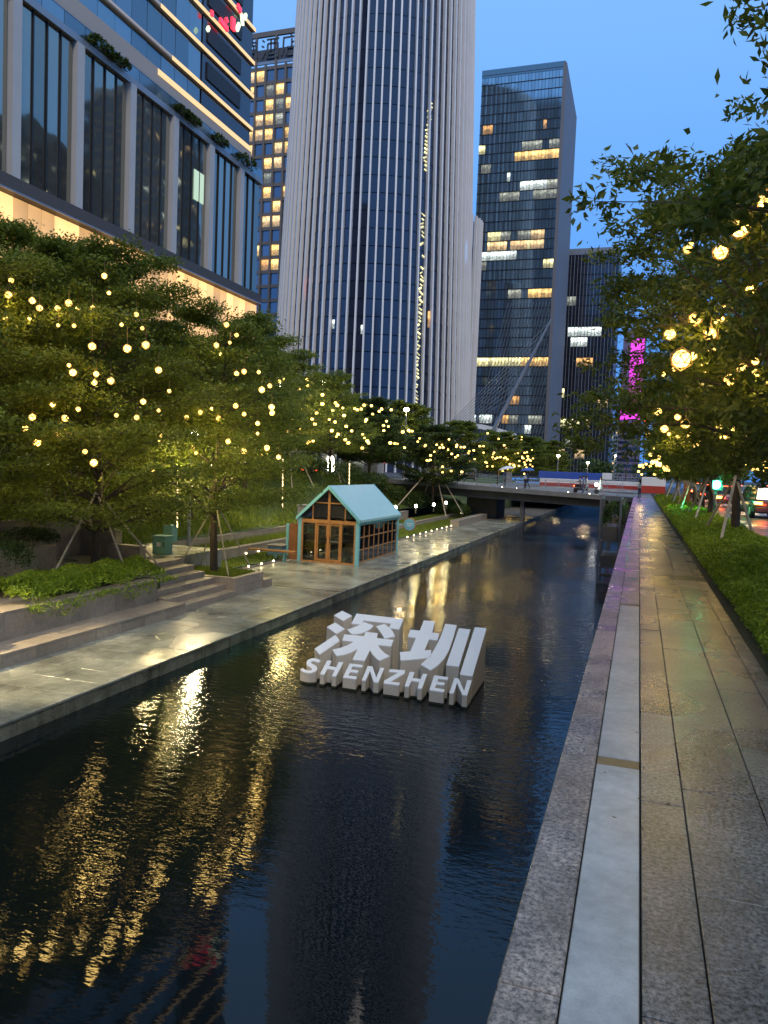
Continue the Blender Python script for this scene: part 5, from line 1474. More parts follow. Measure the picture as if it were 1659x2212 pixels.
# glowing slim poles
for i, (px, y0, y1, Y) in enumerate(((753, 1000, 1054, 43.0), (609, 990, 1098, 33.0), (382, 1012, 1140, 23.5))):
    a = aty(px, y1, Y); b = aty(px + 1, y0, Y)
    t = thing('light_pole', ['slim pole glowing amber above the kiosk roof', 'slim glittering light pole on the lawn left of the kiosk', 'slim glittering light pole behind the green cabinet'][i], 'light pole', (a.x, a.y, a.z))
    MB().tube([a, b], 0.045, 8).build('pole', M['dmetal'], t)
    n = 7
    for k in range(n):
        q0 = a.lerp(b, (k + .08) / n); q1 = a.lerp(b, (k + .86) / n)
        d = Vector((0.05, -0.05, 0))
        MB().tube([q0 + d, q1 + d], 0.022, 5).build('light_strip', M['poleglow'], t)
    ptlight('pole_light', b + Vector((.3, -.4, 0.2)), (200, 380, 420)[i], (1.0, 0.80, 0.30), 0.35, t)
# bollard lamps on the slope
for i, (zx, zy) in enumerate(((925, 330), (1057, 322), (1175, 312), (1255, 300))):
    px, py = (1000 + zx * .6028) * .5486, (1800 + zy * .6028) * .5486
    Y = (47.5, 50.0, 54.5, 58.0)[i]
    p = aty(px, py, Y)
    t = thing('bollard_lamp', 'bollard lamp on the lawn, %s of the four in the row' % ['first from the kiosk', 'second from the kiosk', 'third from the kiosk', 'last and furthest'][i], 'lamp', (p.x, p.y, p.z - 0.42), group='bollard lamps on the lawn')
    MB().cyl(p.x, p.y, p.z - 0.5, p.z - 0.06, 0.05, 0.05, 8).build('post', M['dmetal'], t)
    MB().cyl(p.x, p.y, p.z - 0.06, p.z + 0.12, 0.085, 0.07, 10).build('lamp_shade', M['lampw'], t)
    ptlight('lamp_light', (p.x + 0.25, p.y - 0.3, p.z + 0.1), 38, (1.0, 0.85, 0.35), 0.06, t)
# small round ground lights
dotm = MB().ball((0, 0, 0), 0.038, 8, 5).mesh('ground_light', M['dot'])
dots = []
_6 = lambda x, y: ((600 + x * .42194) * .5486, (1900 + y * .42194) * .5486)
for q in ((898, 782), (1018, 756), (1131, 730), (1237, 706)): dots.append(atx(*_6(*q), -15.96))
for q in ((876, 660), (992, 639), (1101, 621), (1205, 600)): dots.append(atx(*_6(*q), -17.76))
for q in ((350, 700), (1205, 517), (1388, 486), (1298, 502)): dots.append(atx(*_6(*q), -19.0))
_8 = lambda x, y: ((1000 + x * .6028) * .5486, (1800 + y * .6028) * .5486)
for k in range(17):
    y = 48.4 + 1.55 * k
    dots.append(Vector((-14.24, y, -2.66)))
for q in ((1075, 410), (1103, 407), (1128, 405), (1150, 401), (1175, 395), (1207, 382)): dots.append(atx(*_8(*q), -18.2))
for q in ((1230, 427), (1240, 425), (1270, 424), (1352, 365), (1437, 342), (1495, 365), (1547, 390)): dots.append(atx(*_8(*q), -16.5))
for d in dots:
    tag(inst('ground_light', dotm, d), 'tiny round light dotted along the stone ledges of the left bank', 'light', 'small lights along the ledges')
# ================================================================ FLOATING SIGN  深圳 SHENZHEN
FL = Vector((-7.08, 15.95, -2.85)); FR = Vector((-3.16, 15.70, -2.82)); BR = Vector((-3.23, 17.95, -1.82))
pn = (FR - FL).cross(BR - FL).normalized()
def onplane(px, py):
    d = ray(px, py); t = (FL - EYE).dot(pn) / d.dot(pn); return EYE + d * t
_s = lambda x, y: (631 + x * 0.26786, 1289.2 + y * 0.26786)
sign = thing('floating_sign', 'big white three-dimensional 深圳 SHENZHEN letters standing in the canal', 'sign', (-5.1, 16.8, WZ))
def solid(name, pts, conv=_s, smoothn=0, base=WZ - 0.10):
    P = [onplane(*conv(*q)) for q in pts]
    n = len(P)
    ar = sum(P[i].x * P[(i + 1) % n].y - P[(i + 1) % n].x * P[i].y for i in range(n))
    if ar < 0: P = P[::-1]
    mb = MB()
    cen = sum(P, Vector()) / n
    b = mb.add(P + [Vector((p.x, p.y, p.z - 0.02)) for p in P] + [Vector((p.x, p.y, WZ + 0.045)) for p in P] + [Vector((p.x, p.y, base)) for p in P])
    mb.mat(0); mb.face([b + i for i in range(n)])
    for i in range(n):
        j = (i + 1) % n
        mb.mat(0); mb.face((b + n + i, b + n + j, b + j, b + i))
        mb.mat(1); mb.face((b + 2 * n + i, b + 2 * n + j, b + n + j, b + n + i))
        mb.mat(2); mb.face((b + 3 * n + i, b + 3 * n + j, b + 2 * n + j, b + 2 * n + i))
    return mb.build(name, [M['whiteface'], M['signside_shaded'], M['algae']], sign)
for pts in ([(405, 112), (483, 152), (413, 193), (338, 148)],
            [(348, 207), (424, 258), (358, 298), (280, 242)],
            [(348, 307), (365, 325), (382, 355), (222, 465), (205, 445), (182, 418)],
            [(520, 135), (898, 178), (865, 262), (782, 250), (798, 214), (575, 190), (560, 222), (478, 215)],
            [(580, 203), (657, 231), (640, 252), (600, 276), (560, 292), (525, 299), (483, 300), (462, 284), (445, 262), (490, 250), (540, 228)],
            [(745, 218), (788, 250), (812, 280), (830, 318), (745, 335), (724, 300), (700, 265), (678, 238)],
            [(592, 283), (690, 292), (682, 332), (818, 347), (800, 398), (690, 388), (712, 420), (748, 455), (788, 478), (705, 515), (680, 495), (650, 465), (628, 430), (585, 515), (488, 505), (530, 418), (480, 446), (420, 466), (358, 475), (340, 450), (325, 425), (385, 412), (445, 392), (500, 362), (405, 350), (422, 302), (580, 318)],
            [(1062, 190), (1152, 198), (1130, 288), (1187, 295), (1172, 350), (1105, 342), (1067, 432), (1122, 428), (1117, 488), (1000, 503), (875, 512), (868, 445), (952, 440), (1000, 330), (934, 322), (952, 265), (1030, 272)],
            [(1235, 218), (1328, 228), (1300, 330), (1265, 430), (1228, 495), (1180, 548), (1118, 592), (1080, 570), (1038, 545), (1090, 498), (1132, 448), (1160, 400), (1195, 330)],
            [(1345, 253), (1438, 263), (1345, 562), (1242, 550)],
            [(1473, 245), (1568, 253), (1455, 640), (1353, 625)]):
    solid('character_stroke', pts)
_l = lambda x, y: ((1150 + x * 0.24714) * .5486, (2580 + y * 0.24714) * .5486)
_m = lambda x, y: ((1540 + x * 0.22905) * .5486, (2640 + y * 0.22905) * .5486)
def arcpts(): pass
S_ = [(455, 92), (432, 70), (395, 55), (345, 48), (295, 55), (255, 75), (232, 105), (232, 140), (252, 168), (290, 190), (318, 210), (320, 232), (290, 243), (245, 242), (205, 228), (180, 210), (140, 215), (132, 222), (155, 248), (200, 270), (250, 282), (300, 280), (350, 266), (385, 245), (402, 215), (398, 185), (370, 160), (325, 138), (300, 120), (305, 100), (335, 90), (370, 95), (400, 108), (415, 113)]
H_ = [(560, 82), (630, 90), (590, 172), (705, 190), (745, 107), (818, 112), (700, 337), (635, 330), (683, 232), (565, 212), (512, 307), (445, 298)]
E_ = [(920, 130), (1125, 155), (1115, 194), (965, 175), (940, 225), (1060, 240), (1050, 280), (925, 264), (895, 322), (1035, 342), (1018, 380), (810, 352)]
N_ = [(1205, 170), (1280, 177), (1342, 355), (1408, 196), (1470, 204), (1375, 432), (1300, 426), (1241, 245), (1172, 404), (1112, 397)]
solid('letter', S_, _l); solid('letter', H_, _l); solid('letter', E_, _l); solid('letter', N_, _l)
solid('letter', [(790, 583), (912, 592), (908, 617), (790, 686), (870, 692), (862, 713), (738, 697), (742, 676), (858, 610), (780, 603)], _s)
solid('letter', [(322, 22), (402, 30), (372, 130), (510, 146), (545, 55), (622, 62), (530, 312), (455, 305), (487, 195), (350, 176), (305, 278), (232, 270)], _m)
solid('letter', [(740, 82), (982, 115), (972, 160), (808, 140), (795, 190), (925, 210), (912, 252), (775, 237), (755, 297), (918, 325), (906, 370), (657, 335)], _m)
solid('letter', [(1088, 130), (1162, 138), (1255, 350), (1310, 163), (1386, 172), (1308, 428), (1225, 418), (1132, 205), (1078, 393), (1002, 385)], _m)

# ================================================================ KIOSK
K0, K1 = -15.45, -12.32; KY0, KY1 = 33.8, 40.1; KZ = PZ; WALL = KZ + 2.08; RZ = KZ + 3.58
kx = (K0 + K1) / 2
kiosk = thing('kiosk', 'small turquoise gabled glass and timber kiosk on the promenade', 'kiosk', (kx, (KY0 + KY1) / 2, KZ))
def kb(name, mat, *a, **k): return MB().box(*a).build(name, M[mat], kiosk, **k)
for x in (K0, K1 - 0.17):
    for y in (KY0, KY1 - 0.17):
        kb('corner_post', 'teal', x, x + 0.17, y, y + 0.17, KZ, WALL + 0.02)
# roof slabs
ov = 0.10
for s in (-1, 1):
    xe = kx + s * ((K1 - K0) / 2 + 0.08)
    ze = WALL - 0.06
    t = 0.12
    mb = MB()
    ys = (KY0 - ov, KY1 + ov)
    nx_ = 0.045 * s
    pts = [(kx, RZ), (xe, ze), (xe, ze + t), (kx, RZ + t)]
    b = mb.add([(p[0], ys[0], p[1]) for p in pts] + [(p[0], ys[1], p[1]) for p in pts])
    for f in ((0, 1, 2, 3), (7, 6, 5, 4), (0, 4, 5, 1), (1, 5, 6, 2), (2, 6, 7, 3)):
        mb.face([b + q for q in (f if s > 0 else f[::-1])])
    mb.build('roof', M['tealroof'], kiosk)
    for y in (KY0 - ov - 0.015, KY1 + ov - 0.05):
        m = MB()
        b = m.add([(p[0], y, p[1] + (-0.05 if k < 2 else 0.012)) for k, p in enumerate(pts)] + [(p[0], y + 0.065, p[1] + (-0.05 if k < 2 else 0.012)) for k, p in enumerate(pts)])
        for f in ((0, 1, 2, 3), (7, 6, 5, 4), (0, 4, 5, 1), (1, 5, 6, 2), (2, 6, 7, 3), (3, 7, 4, 0)):
            m.face([b + q for q in (f if s > 0 else f[::-1])])
        m.build('bargeboard', M['teal'], kiosk)
kb('eave_beam', 'teal', K1 - 0.155, K1 - 0.01, KY0 + 0.17, KY1 - 0.17, WALL - 0.19, WALL - 0.03)
kb('eave_beam', 'teal', K0 + 0.01, K0 + 0.155, KY0 + 0.17, KY1 - 0.17, WALL - 0.19, WALL - 0.03)
kb('floor', 'prom', K0 + 0.05, K1 - 0.05, KY0 + 0.05, KY1 - 0.05, KZ, KZ + 0.05)
# front: doors, side lights, header, gable frame
F0 = K0 + 0.17; F1 = K1 - 0.17; fw = F1 - F0; hd = WALL - 0.20
kb('header', 'wood', F0, F1, KY0 + 0.02, KY0 + 0.13, hd, hd + 0.17)
kb('sill', 'wood', F0, F1, KY0 + 0.02, KY0 + 0.13, KZ, KZ + 0.07)
cuts = [0.0, 0.27, 0.50, 0.735, 1.0]
for c in cuts:
    x = F0 + c * fw
    w = 0.045 if c in (0.0, 1.0, 0.735, 0.27) else 0.06
    x = min(max(x, F0 + w), F1 - w)
    kb('jamb', 'wood', x - w, x + w, KY0 + 0.025, KY0 + 0.125, KZ + 0.071, hd - 0.001)
for a, b, nm in ((0, .27, 'side_light'), (.27, .5, 'door'), (.5, .735, 'door'), (.735, 1, 'side_light')):
    x0 = F0 + a * fw + 0.07; x1 = F0 + b * fw - 0.07
    if nm == 'door':
        d = MB(); z0, z1 = KZ + 0.09, hd - 0.02
        for q in ((x0 - .02, x0 + .05, z0, z1), (x1 - .05, x1 + .02, z0, z1), (x0 + .05, x1 - .05, z0, z0 + .09), (x0 + .05, x1 - .05, z1 - .08, z1)):
            d.box(q[0], q[1], KY0 + 0.055, KY0 + 0.095, q[2], q[3])
        d = d.build('door', M['wood'], kiosk, org=(x0, KY0, KZ))
        MB().box(x0 + .05, x1 - .05, KY0 + 0.07, KY0 + 0.08, z0 + .09, z1 - .08).build('pane', M['pane'], d)
        hx0 = x1 - 0.02 if a == .27 else x0 + .02
        MB().box(hx0 - .012, hx0 + .012, KY0 + 0.01, KY0 + 0.045, KZ + 0.95, KZ + 1.25).build('handle', M['black'], d)
        if a == .5: MB().box(x0 + .05, x1 - .05, KY0 + 0.02, KY0 + 0.045, KZ + 1.02, KZ + 1.06).build('push_bar', M['metal'], d)
    else:
        kb('pane', 'pane', x0, x1, KY0 + 0.07, KY0 + 0.08, KZ + 0.07, hd)
# gable
gz = WALL - 0.03
def roofz(x): return RZ - abs(x - kx) * (RZ - (WALL - 0.06)) / ((K1 - K0) / 2 + 0.08) - 0.03
kb('king_post', 'wood', kx - 0.055, kx + 0.055, KY0 + 0.03, KY0 + 0.12, gz + .0, roofz(kx) - 0.02)
for x in (kx - 0.83, kx + 0.83):
    kb('gable_mullion', 'wood', x - 0.028, x + 0.028, KY0 + 0.04, KY0 + 0.11, gz, roofz(x))
zc = gz + 0.78
xl = (RZ - zc) / (RZ - (WALL - 0.06)) * ((K1 - K0) / 2 + 0.08) - 0.04
kb('gable_rail', 'wood', kx - xl, kx - 0.056, KY0 + 0.045, KY0 + 0.105, zc, zc + 0.06)
kb('gable_rail', 'wood', kx + 0.056, kx + xl, KY0 + 0.045, KY0 + 0.105, zc, zc + 0.06)
mb = MB()
b = mb.add([(F0 - .1, KY0 + 0.075, gz + 0.12), (F1 + .1, KY0 + 0.075, gz + 0.12), (kx, KY0 + 0.075, RZ - 0.06)]); mb.face((b, b + 1, b + 2))
mb.build('gable_pane', M['carglass'], kiosk)
# long side towards the canal: 8 x 3 glazing grid, each pane its own
S0 = KY0 + 0.17; S1 = KY1 - 0.17; sw = (S1 - S0) / 8; zs0 = KZ + 0.10; zs1 = WALL - 0.20; sh = (zs1 - zs0) / 3
for side, xx in (('c', K1 - 0.11), ('b', K0 + 0.07)):
    for i in range(9):
        y = S0 + i * sw
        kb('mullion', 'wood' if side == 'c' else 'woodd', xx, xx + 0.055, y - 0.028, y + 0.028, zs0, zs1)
    for j in range(4):
        z = zs0 + j * sh
        for i in range(8):
            if j in (1, 2) or i == 0:
                a = S0 + i * sw + 0.03; b = S0 + (i + 1) * sw - 0.03
                if j in (0, 3): a, b = S0, S1
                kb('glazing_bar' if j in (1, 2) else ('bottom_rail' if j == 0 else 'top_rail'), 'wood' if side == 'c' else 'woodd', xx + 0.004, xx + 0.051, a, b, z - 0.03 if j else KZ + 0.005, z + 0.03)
    pm = MB().box(0, 0.008, 0, sw - 0.06, 0, sh - 0.06).mesh('pane', M['pane'])
    for i in range(8):
        for j in range(3):
            inst('pane', pm, Vector((xx + 0.024, S0 + i * sw + 0.03, zs0 + j * sh + 0.03)) - kiosk.location, kiosk, rot=(0, random.uniform(-.006, .006), random.uniform(-.006, .006)))
kb('back_wall', 'woodd', K0 + 0.17, K1 - 0.17, KY1 - 0.13, KY1 - 0.05, KZ, WALL - 0.05)
# shelves inside
for x0, x1, y0, y1 in ((F0 + 0.06, F0 + .62, KY0 + 0.35, KY0 + 0.75), (F1 - .62, F1 - .08, KY0 + 0.35, KY0 + 0.75), (K0 + 0.25, K0 + .6, KY0 + 1.3, KY1 - .6)):
    for k in range(5):
        z = KZ + 0.15 + k * 0.4
        kb('shelf', 'wood', x0, x1, y0, y1, z, z + 0.03)
    kb('shelf_back', 'woodd', x0, x1, y1 + 0.003, y1 + 0.025, KZ + 0.06, KZ + 1.85)
kb('cupboard', 'wood', F1 - .62, F1 - .08, KY0 + 0.33, KY0 + 0.345, KZ + 0.6, KZ + 0.98)
kb('cupboard', 'wood', F0 + .06, F0 + .62, KY0 + 0.33, KY0 + 0.345, KZ + 0.6, KZ + 0.98)
for k in range(14):
    bx_ = random.choice((F0 + 0.1, F1 - 0.55)) + random.uniform(0, .3); bz_ = KZ + 0.183 + random.choice((0, .4, 1.2)); hh_ = random.uniform(.1, .24)
    MB().bbox(bx_, bx_ + random.uniform(.07, .14), KY0 + 0.42, KY0 + 0.6, bz_, bz_ + hh_, .005).build('shelf_item', M[random.choice(('white', 'cab', 'red', 'teal', 'terr'))], kiosk)
# annex frame on the left side + round sign on the right eave
kb('annex_post', 'teal', K0 - 0.86, K0 - 0.72, KY0 + 0.5, KY0 + 0.64, KZ, KZ + 1.72)
kb('annex_panel', 'woodd', K0 - 0.62, K0 - 0.02, KY0 + 0.35, KY0 + 0.42, KZ, KZ + 1.75)
m = MB(); p = aty(885, 1133, KY1 - 0.6)
n = 24
m.loft([[(p.x + 0.36 * r * math.cos(2 * math.pi * k / n), p.y + dy, p.z + 0.36 * r * math.sin(2 * math.pi * k / n)) for k in range(n)] for r, dy in ((1, -.05), (1, .05))])
ks = m.build('round_sign', M['wood'], kiosk)
m = MB(); m.loft([[(p.x + 0.31 * math.cos(2 * math.pi * k / n), p.y + dy, p.z + 0.31 * math.sin(2 * math.pi * k / n)) for k in range(n)] for dy in (-.065, -.051)])
m.build('sign_face', M['teal'], ks)
m = MB()
for x0, x1, z in ((-.16, -.05, .05), (-.02, .06, .05), (.09, .18, .05), (-.12, .12, -.06)):
    m.box(p.x + x0, p.x + x1, p.y - .072, p.y - .066, p.z + z - .028, p.z + z + .028)
m.build('sign_mark', M['white'], ks)
MB().box(K1 - .02, p.x, p.y - .03, p.y + .03, p.z - .03, p.z + .03).build('sign_bracket', M['teal'], kiosk)
# bench and low blue box
bn = thing('bench', 'timber bench on pale legs beside the kiosk front', 'bench', (-16.3, 33.0, PZ))
MB().bbox(-17.6, -15.2, 32.85, 33.25, PZ + 0.46, PZ + 0.53, 0.01).build('seat', M['wood'], bn)
for x in (-16.25, -15.75): MB().box(x - .03, x + .03, 32.95, 33.15, PZ, PZ + 0.46).build('leg', M['teal'], bn)
bx = thing('blue_box', 'low blue-grey box behind the bench left of the kiosk', 'box', (-16.6, 34.2, PZ))
MB().bbox(-17.1, -16.3, 33.9, 34.7, PZ, PZ + 0.62, 0.01).build('body', plain('blue_grey', (0.12, 0.22, 0.30), 0.5), bx)
MB().bbox(-17.15, -16.25, 33.85, 34.75, PZ + 0.622, PZ + 0.66, 0.01).build('lid', M['terr'], bx)
# stone box on the slope behind the kiosk gable
p = aty(662, 1100, 40.0)
sb = thing('utility_box', 'small grey box standing on the slope behind the kiosk eave', 'box', (p.x, 40, p.z - 0.55))
MB().bbox(p.x - .42, p.x + .42, 39.7, 40.5, p.z - 1.0, p.z + 0.2, 0.02).build('body', M['conc'], sb)
MB().bbox(p.x - .46, p.x + .46, 39.66, 40.54, p.z + 0.202, p.z + 0.26, 0.02).build('lid', M['metal'], sb)
# green cabinet
gc = thing('cabinet', 'larger pale green utility cabinet at the head of the stairs', 'cabinet', (-16.55, 24.3, -1.66))
MB().bbox(-16.80, -16.28, 24.05, 24.55, -1.64, -0.99, 0.012).build('body', M['cab'], gc)
MB().bbox(-16.83, -16.25, 24.02, 24.58, -0.988, -0.955, 0.010).build('lid', M['cab'], gc)
MB().box(-16.62, -16.46, 24.035, 24.048, -1.35, -1.20).build('label_plate', M['white'], gc)
MB().box(-16.34, -16.315, 24.03, 24.048, -1.35, -1.20).build('handle', M['dmetal'], gc)
g2 = thing('cabinet', 'smaller green cabinet standing just behind the larger one', 'cabinet', (-17.6, 27.6, -1.7))
p = aty(368, 1160, 27.6)
MB().bbox(p.x - .2, p.x + .2, 27.4, 27.8, p.z - 0.2, p.z + 0.48, 0.012).build('body', M['cab'], g2)
MB().bbox(p.x - .22, p.x + .22, 27.38, 27.82, p.z + 0.482, p.z + 0.51, 0.01).build('lid', M['cab'], g2)

# ================================================================ BRIDGE over the canal
B0, B1 = 72.0, 84.0
br = thing('footbridge', 'flat grey concrete bridge crossing the canal with thin railings', 'bridge', (-8, 78, 0))
def deckz(x): return 0.02 + max(0, -x) * 0.030
mb = MB()
xsn = [-24, -18, -12, -6, -0.45]
rings = [[(x, B0, deckz(x) - 0.42), (x, B1, deckz(x) - 0.42), (x, B1, deckz(x)), (x, B0, deckz(x))] for x in xsn]
mb.loft(rings); mb.build('deck', M['conc'], br)
mb = MB(); rings = [[(x, B0 + 0.7, deckz(x) - 1.15), (x, B1 - 0.7, deckz(x) - 1.15), (x, B1 - 0.7, deckz(x) - 0.421), (x, B0 + 0.7, deckz(x) - 0.421)] for x in xsn]
mb.loft(rings); mb.build('girder', M['concdark'], br)
MB().box(-16.2, -13.2, 75.5, 80.5, PZ - .1, -0.68).build('pier', M['concdark'], br)
MB().box(-10.55, -10.2, 73.2, 74.0, PZ - .6, -0.78).build('column', M['concdark'], br)
for yb, nm in ((B0 + 0.12, 'front'), (B1 - 0.15, 'rear')):
    x = -21.0
    pm = MB().box(-0.022, 0.022, -0.022, 0.022, 0, 1.0).mesh('railing_post', M['metal'])
    while x < -1.2:
        inst('railing_post', pm, Vector((x, yb, deckz(x))) - br.location, br); x += 1.28
    for h in (0.98, 0.5):
        MB().tube([(-21, yb, deckz(-21) + h), (-1.2, yb, deckz(-1.2) + h)], 0.018, 5).build('rail', M['metal'], br)
    # small lights on the deck edge
for x in (-12.2, -10.8, -6.1, -4.2):
    MB().ball((x, B0 + 0.25, deckz(x) + 0.04), 0.05, 6, 4).build('deck_light', M['dot'], br)
# quay end stones by the bridge
struct(MB().box(-0.45, 1.3, 76, 90, -3.6, 0.0).build('bridge_approach', M['conc']))

# stacked planter frame hanging on the right canal wall
pf = thing('planter_frame', 'tall bronze frame of stacked planters standing in the canal by the wall', 'planter', (-1.1, 37, WZ))
for x, y in ((-1.60, 36.83), (-0.72, 36.83), (-1.60, 40.0), (-0.72, 40.0)):
    MB().box(x - .05, x + .05, y - .05, y + .05, WZ - .3, 0.86).build('post', M['grey_wall'], pf)
for y in (36.83, 40.0):
    MB().box(-1.549, -0.771, y - .045, y + .045, 0.76, 0.85).build('cross_bar', M['grey_wall'], pf)
    MB().box(-1.549, -0.771, y - .045, y + .045, WZ - 0.02, WZ + 0.10).build('cross_bar', M['grey_wall'], pf)
for x in (-1.60, -0.72):
    MB().box(x - .045, x + .045, 36.89, 39.94, 0.76, 0.85).build('side_bar', M['grey_wall'], pf)
for z0, z1 in ((-1.12, -0.46), (-2.32, -1.82)):
    MB().bbox(-1.50, -0.80, 36.95, 39.6, z0, z1, 0.01).build('planter_box', M['bronze'], pf)
    MB().box(-1.57, -0.75, 36.92, 39.7, z0 - 0.07, z0 - 0.003).build('shelf', M['grey_wall'], pf)
C = leafbox(5200, -1.55, -0.55, 36.95, 40.2, -0.5, 0.62) - np.array([-1.1, 37, WZ]); V, F = leaves(C, 0.11, 0.5, 0.4); bulk('foliage', V, F, M['leafD'], pf)
pf2 = thing('planter_frame', 'second bronze planter frame further along the canal wall', 'planter', (-1.1, 47, WZ))
for x, y in ((-1.55, 46.5), (-0.75, 46.5), (-1.55, 50), (-0.75, 50)):
    MB().box(x - .05, x + .05, y - .05, y + .05, WZ - .3, 0.5).build('post', M['grey_wall'], pf2)
MB().bbox(-1.48, -0.80, 46.6, 49.9, -1.2, -0.5, 0.01).build('planter_box', M['bronze'], pf2)
C = leafbox(3500, -1.7, -0.5, 46.5, 50.5, -0.6, 0.45) - np.array([-1.1, 47, WZ]); V, F = leaves(C, 0.13, 0.5, 0.4); bulk('foliage', V, F, M['leafD'], pf2)
shrub('shrub', 'leafy bush hanging over the canal just past the planter frames', 'shrub', (-2.6, -0.5, 54, 59, -2.6, -0.6), 4000, M['leafD'], 0.14)

# ================================================================ PEOPLE
def person(label, loc, face, shirt, legs_c, pose='stand', hair_long=False, skirt=False, seed=1, h=1.68):
    """one skinned body; hair and clothes are its parts. Local: facing +Y, feet at z=0."""
    r = random.Random(seed)
    t = thing('person', label, 'person', loc, face)
    k = h / 1.7
    if pose == 'sit':
        J = {'pel': (0, 0, .78), 'ch': (0, .05, 1.1), 'nk': (0, .08, 1.33), 'hd': (0, .10, 1.46), 'ht': (0, .1, 1.58), 'lh': (-.1, 0, .76), 'lk': (-.13, .40, .72), 'la': (-.13, .32, .32), 'lt': (-.13, .46, .27),
             'rh': (.1, 0, .76), 'rk': (.13, .40, .72), 'ra': (.13, .32, .32), 'rt': (.13, .46, .27), 'ls': (-.19, .06, 1.27), 'le': (-.24, .20, 1.05), 'lw': (-.20, .45, 1.05), 'rs': (.19, .06, 1.27), 're': (.24, .20, 1.05), 'rw': (.20, .45, 1.05)}
    else:
        st = 0.26 if pose == 'walk' else 0.03
        J = {'pel': (0, 0, .92), 'ch': (0, 0, 1.2), 'nk': (0, .01, 1.43), 'hd': (0, .02, 1.55), 'ht': (0, .02, 1.67), 'lh': (-.09, 0, .90), 'lk': (-.10, st * .7, .50), 'la': (-.10, st * .9, .09), 'lt': (-.10, st * .9 + .14, .03),
             'rh': (.09, 0, .90), 'rk': (.10, -st * .1, .49), 'ra': (.10, -st * 1.1, .10), 'rt': (.10, -st * 1.1 + .13, .03), 'ls': (-.18, 0, 1.38), 'le': (-.24, -st * .5, 1.12), 'lw': (-.23, st * .1 + .05, .88), 'rs': (.18, 0, 1.38), 're': (.24, .03, 1.12), 'rw': (.20, .22, 1.05)}
        if pose == 'hold': J['re'] = (.22, .12, 1.15); J['rw'] = (.12, .24, 1.38)
    R = {'pel': .135, 'ch': .14, 'nk': .055, 'hd': .10, 'ht': .075, 'lh': .09, 'rh': .09, 'lk': .06, 'rk': .06, 'la': .04, 'ra': .04, 'lt': .035, 'rt': .035, 'ls': .06, 'rs': .06, 'le': .042, 're': .042, 'lw': .03, 'rw': .03}
    E = [('pel', 'ch'), ('ch', 'nk'), ('nk', 'hd'), ('hd', 'ht'), ('pel', 'lh'), ('lh', 'lk'), ('lk', 'la'), ('la', 'lt'), ('pel', 'rh'), ('rh', 'rk'), ('rk', 'ra'), ('ra', 'rt'), ('ch', 'ls'), ('ls', 'le'), ('le', 'lw'), ('ch', 'rs'), ('rs', 're'), ('re', 'rw')]
    names = list(J)
    me = bpy.data.meshes.new('body')
    me.from_pydata([tuple(c * k for c in J[n]) for n in names], [(names.index(a), names.index(b)) for a, b in E], [])
    ob = bpy.data.objects.new('body', me); COL.objects.link(ob)
    md = ob.modifiers.new('skin', 'SKIN'); sv = me.skin_vertices[0].data
    for i, n in enumerate(names): sv[i].radius = (R[n] * k, R[n] * k * (.8 if n in ('pel', 'ch') else 1))
    sv[0].use_root = True
    s2 = ob.modifiers.new('sub', 'SUBSURF'); s2.levels = 1; s2.render_levels = 1
    dg = bpy.context.evaluated_depsgraph_get()
    nm = bpy.data.meshes.new_from_object(ob.evaluated_get(dg))
    ob.modifiers.clear(); ob.data = nm; nm.name = 'body'
    bpy.data.meshes.remove(me)
    nm.materials.clear()
    for mm in (M['skin'], shirt, legs_c): nm.materials.append(mm)
    for p in nm.polygons:
        c = p.center / k; p.use_smooth = True
        hip = .8 if pose == 'sit' else .93
        if c.z > (1.38 if pose != 'sit' else 1.3) and abs(c.x) < .13: p.material_index = 0
        elif c.z > hip and abs(c.x) < .27: p.material_index = 1
        elif c.z <= hip and not (skirt and c.z < .5) and not (abs(c.x) > .17 and pose != 'sit'): p.material_index = 2
    ob.parent = t
    hp = Vector(J['hd']) * k
    m = MB(); m.ball(hp + Vector((0, -.02, .045)), .118 * k, 10, 7, (.93, 1, 1.0))
    if hair_long: m.loft([[(hp.x + rr * math.cos(a), hp.y - .05 + rr * .6 * math.sin(a), hp.z + zz) for a in [2 * math.pi * q / 8 for q in range(8)]] for rr, zz in ((.10, .05), (.11, -.1), (.07, -.28))])
    m.build('hair', M['hair'], None, smooth=True).parent = t
    if skirt:
        m = MB(); m.loft([[(rr * math.cos(a), rr * .8 * math.sin(a), zz * k) for a in [2 * math.pi * q / 12 for q in range(12)]] for rr, zz in ((.15, .98), (.2, .75), (.27, .5))])
        m.build('skirt', legs_c, None).parent = t
    return t
C_ = {n: plain('cloth_' + n, c, 0.8) for n, c in {'white': (.6, .6, .6), 'navy': (.05, .07, .14), 'grey': (.22, .24, .28), 'pale': (.42, .52, .48), 'black': (.025, .025, .03), 'blue': (.12, .18, .3)}.items()}
def on_bridge(px, py=None, Y=73.2):
    p = aty(px, 1050, Y); return (p.x, Y, deckz(p.x))
def zb1(x): return (1800 + x * .48222) * .5486
x = zb1(1008); person('person in grey riding at the back beside the red tail light on the bridge', on_bridge(x, Y=73.6), 1.4, C_['grey'], C_['black'], 'sit', seed=1)
x = zb1(1030); person('dark-dressed person in the middle of the group on the bridge', on_bridge(x, Y=73.0), 1.6, C_['blue'], C_['navy'], 'stand', seed=2)
x = zb1(1054); person('person in a white top at the right of the trio on the bridge', on_bridge(x, Y=73.3), -1.4, C_['white'], C_['grey'], 'walk', True, seed=3)
x = zb1(1172); pd = person('long-haired person in a pale dress walking alone on the bridge', on_bridge(x, Y=73.6), 1.4, C_['pale'], C_['pale'], 'walk', True, True, seed=4)
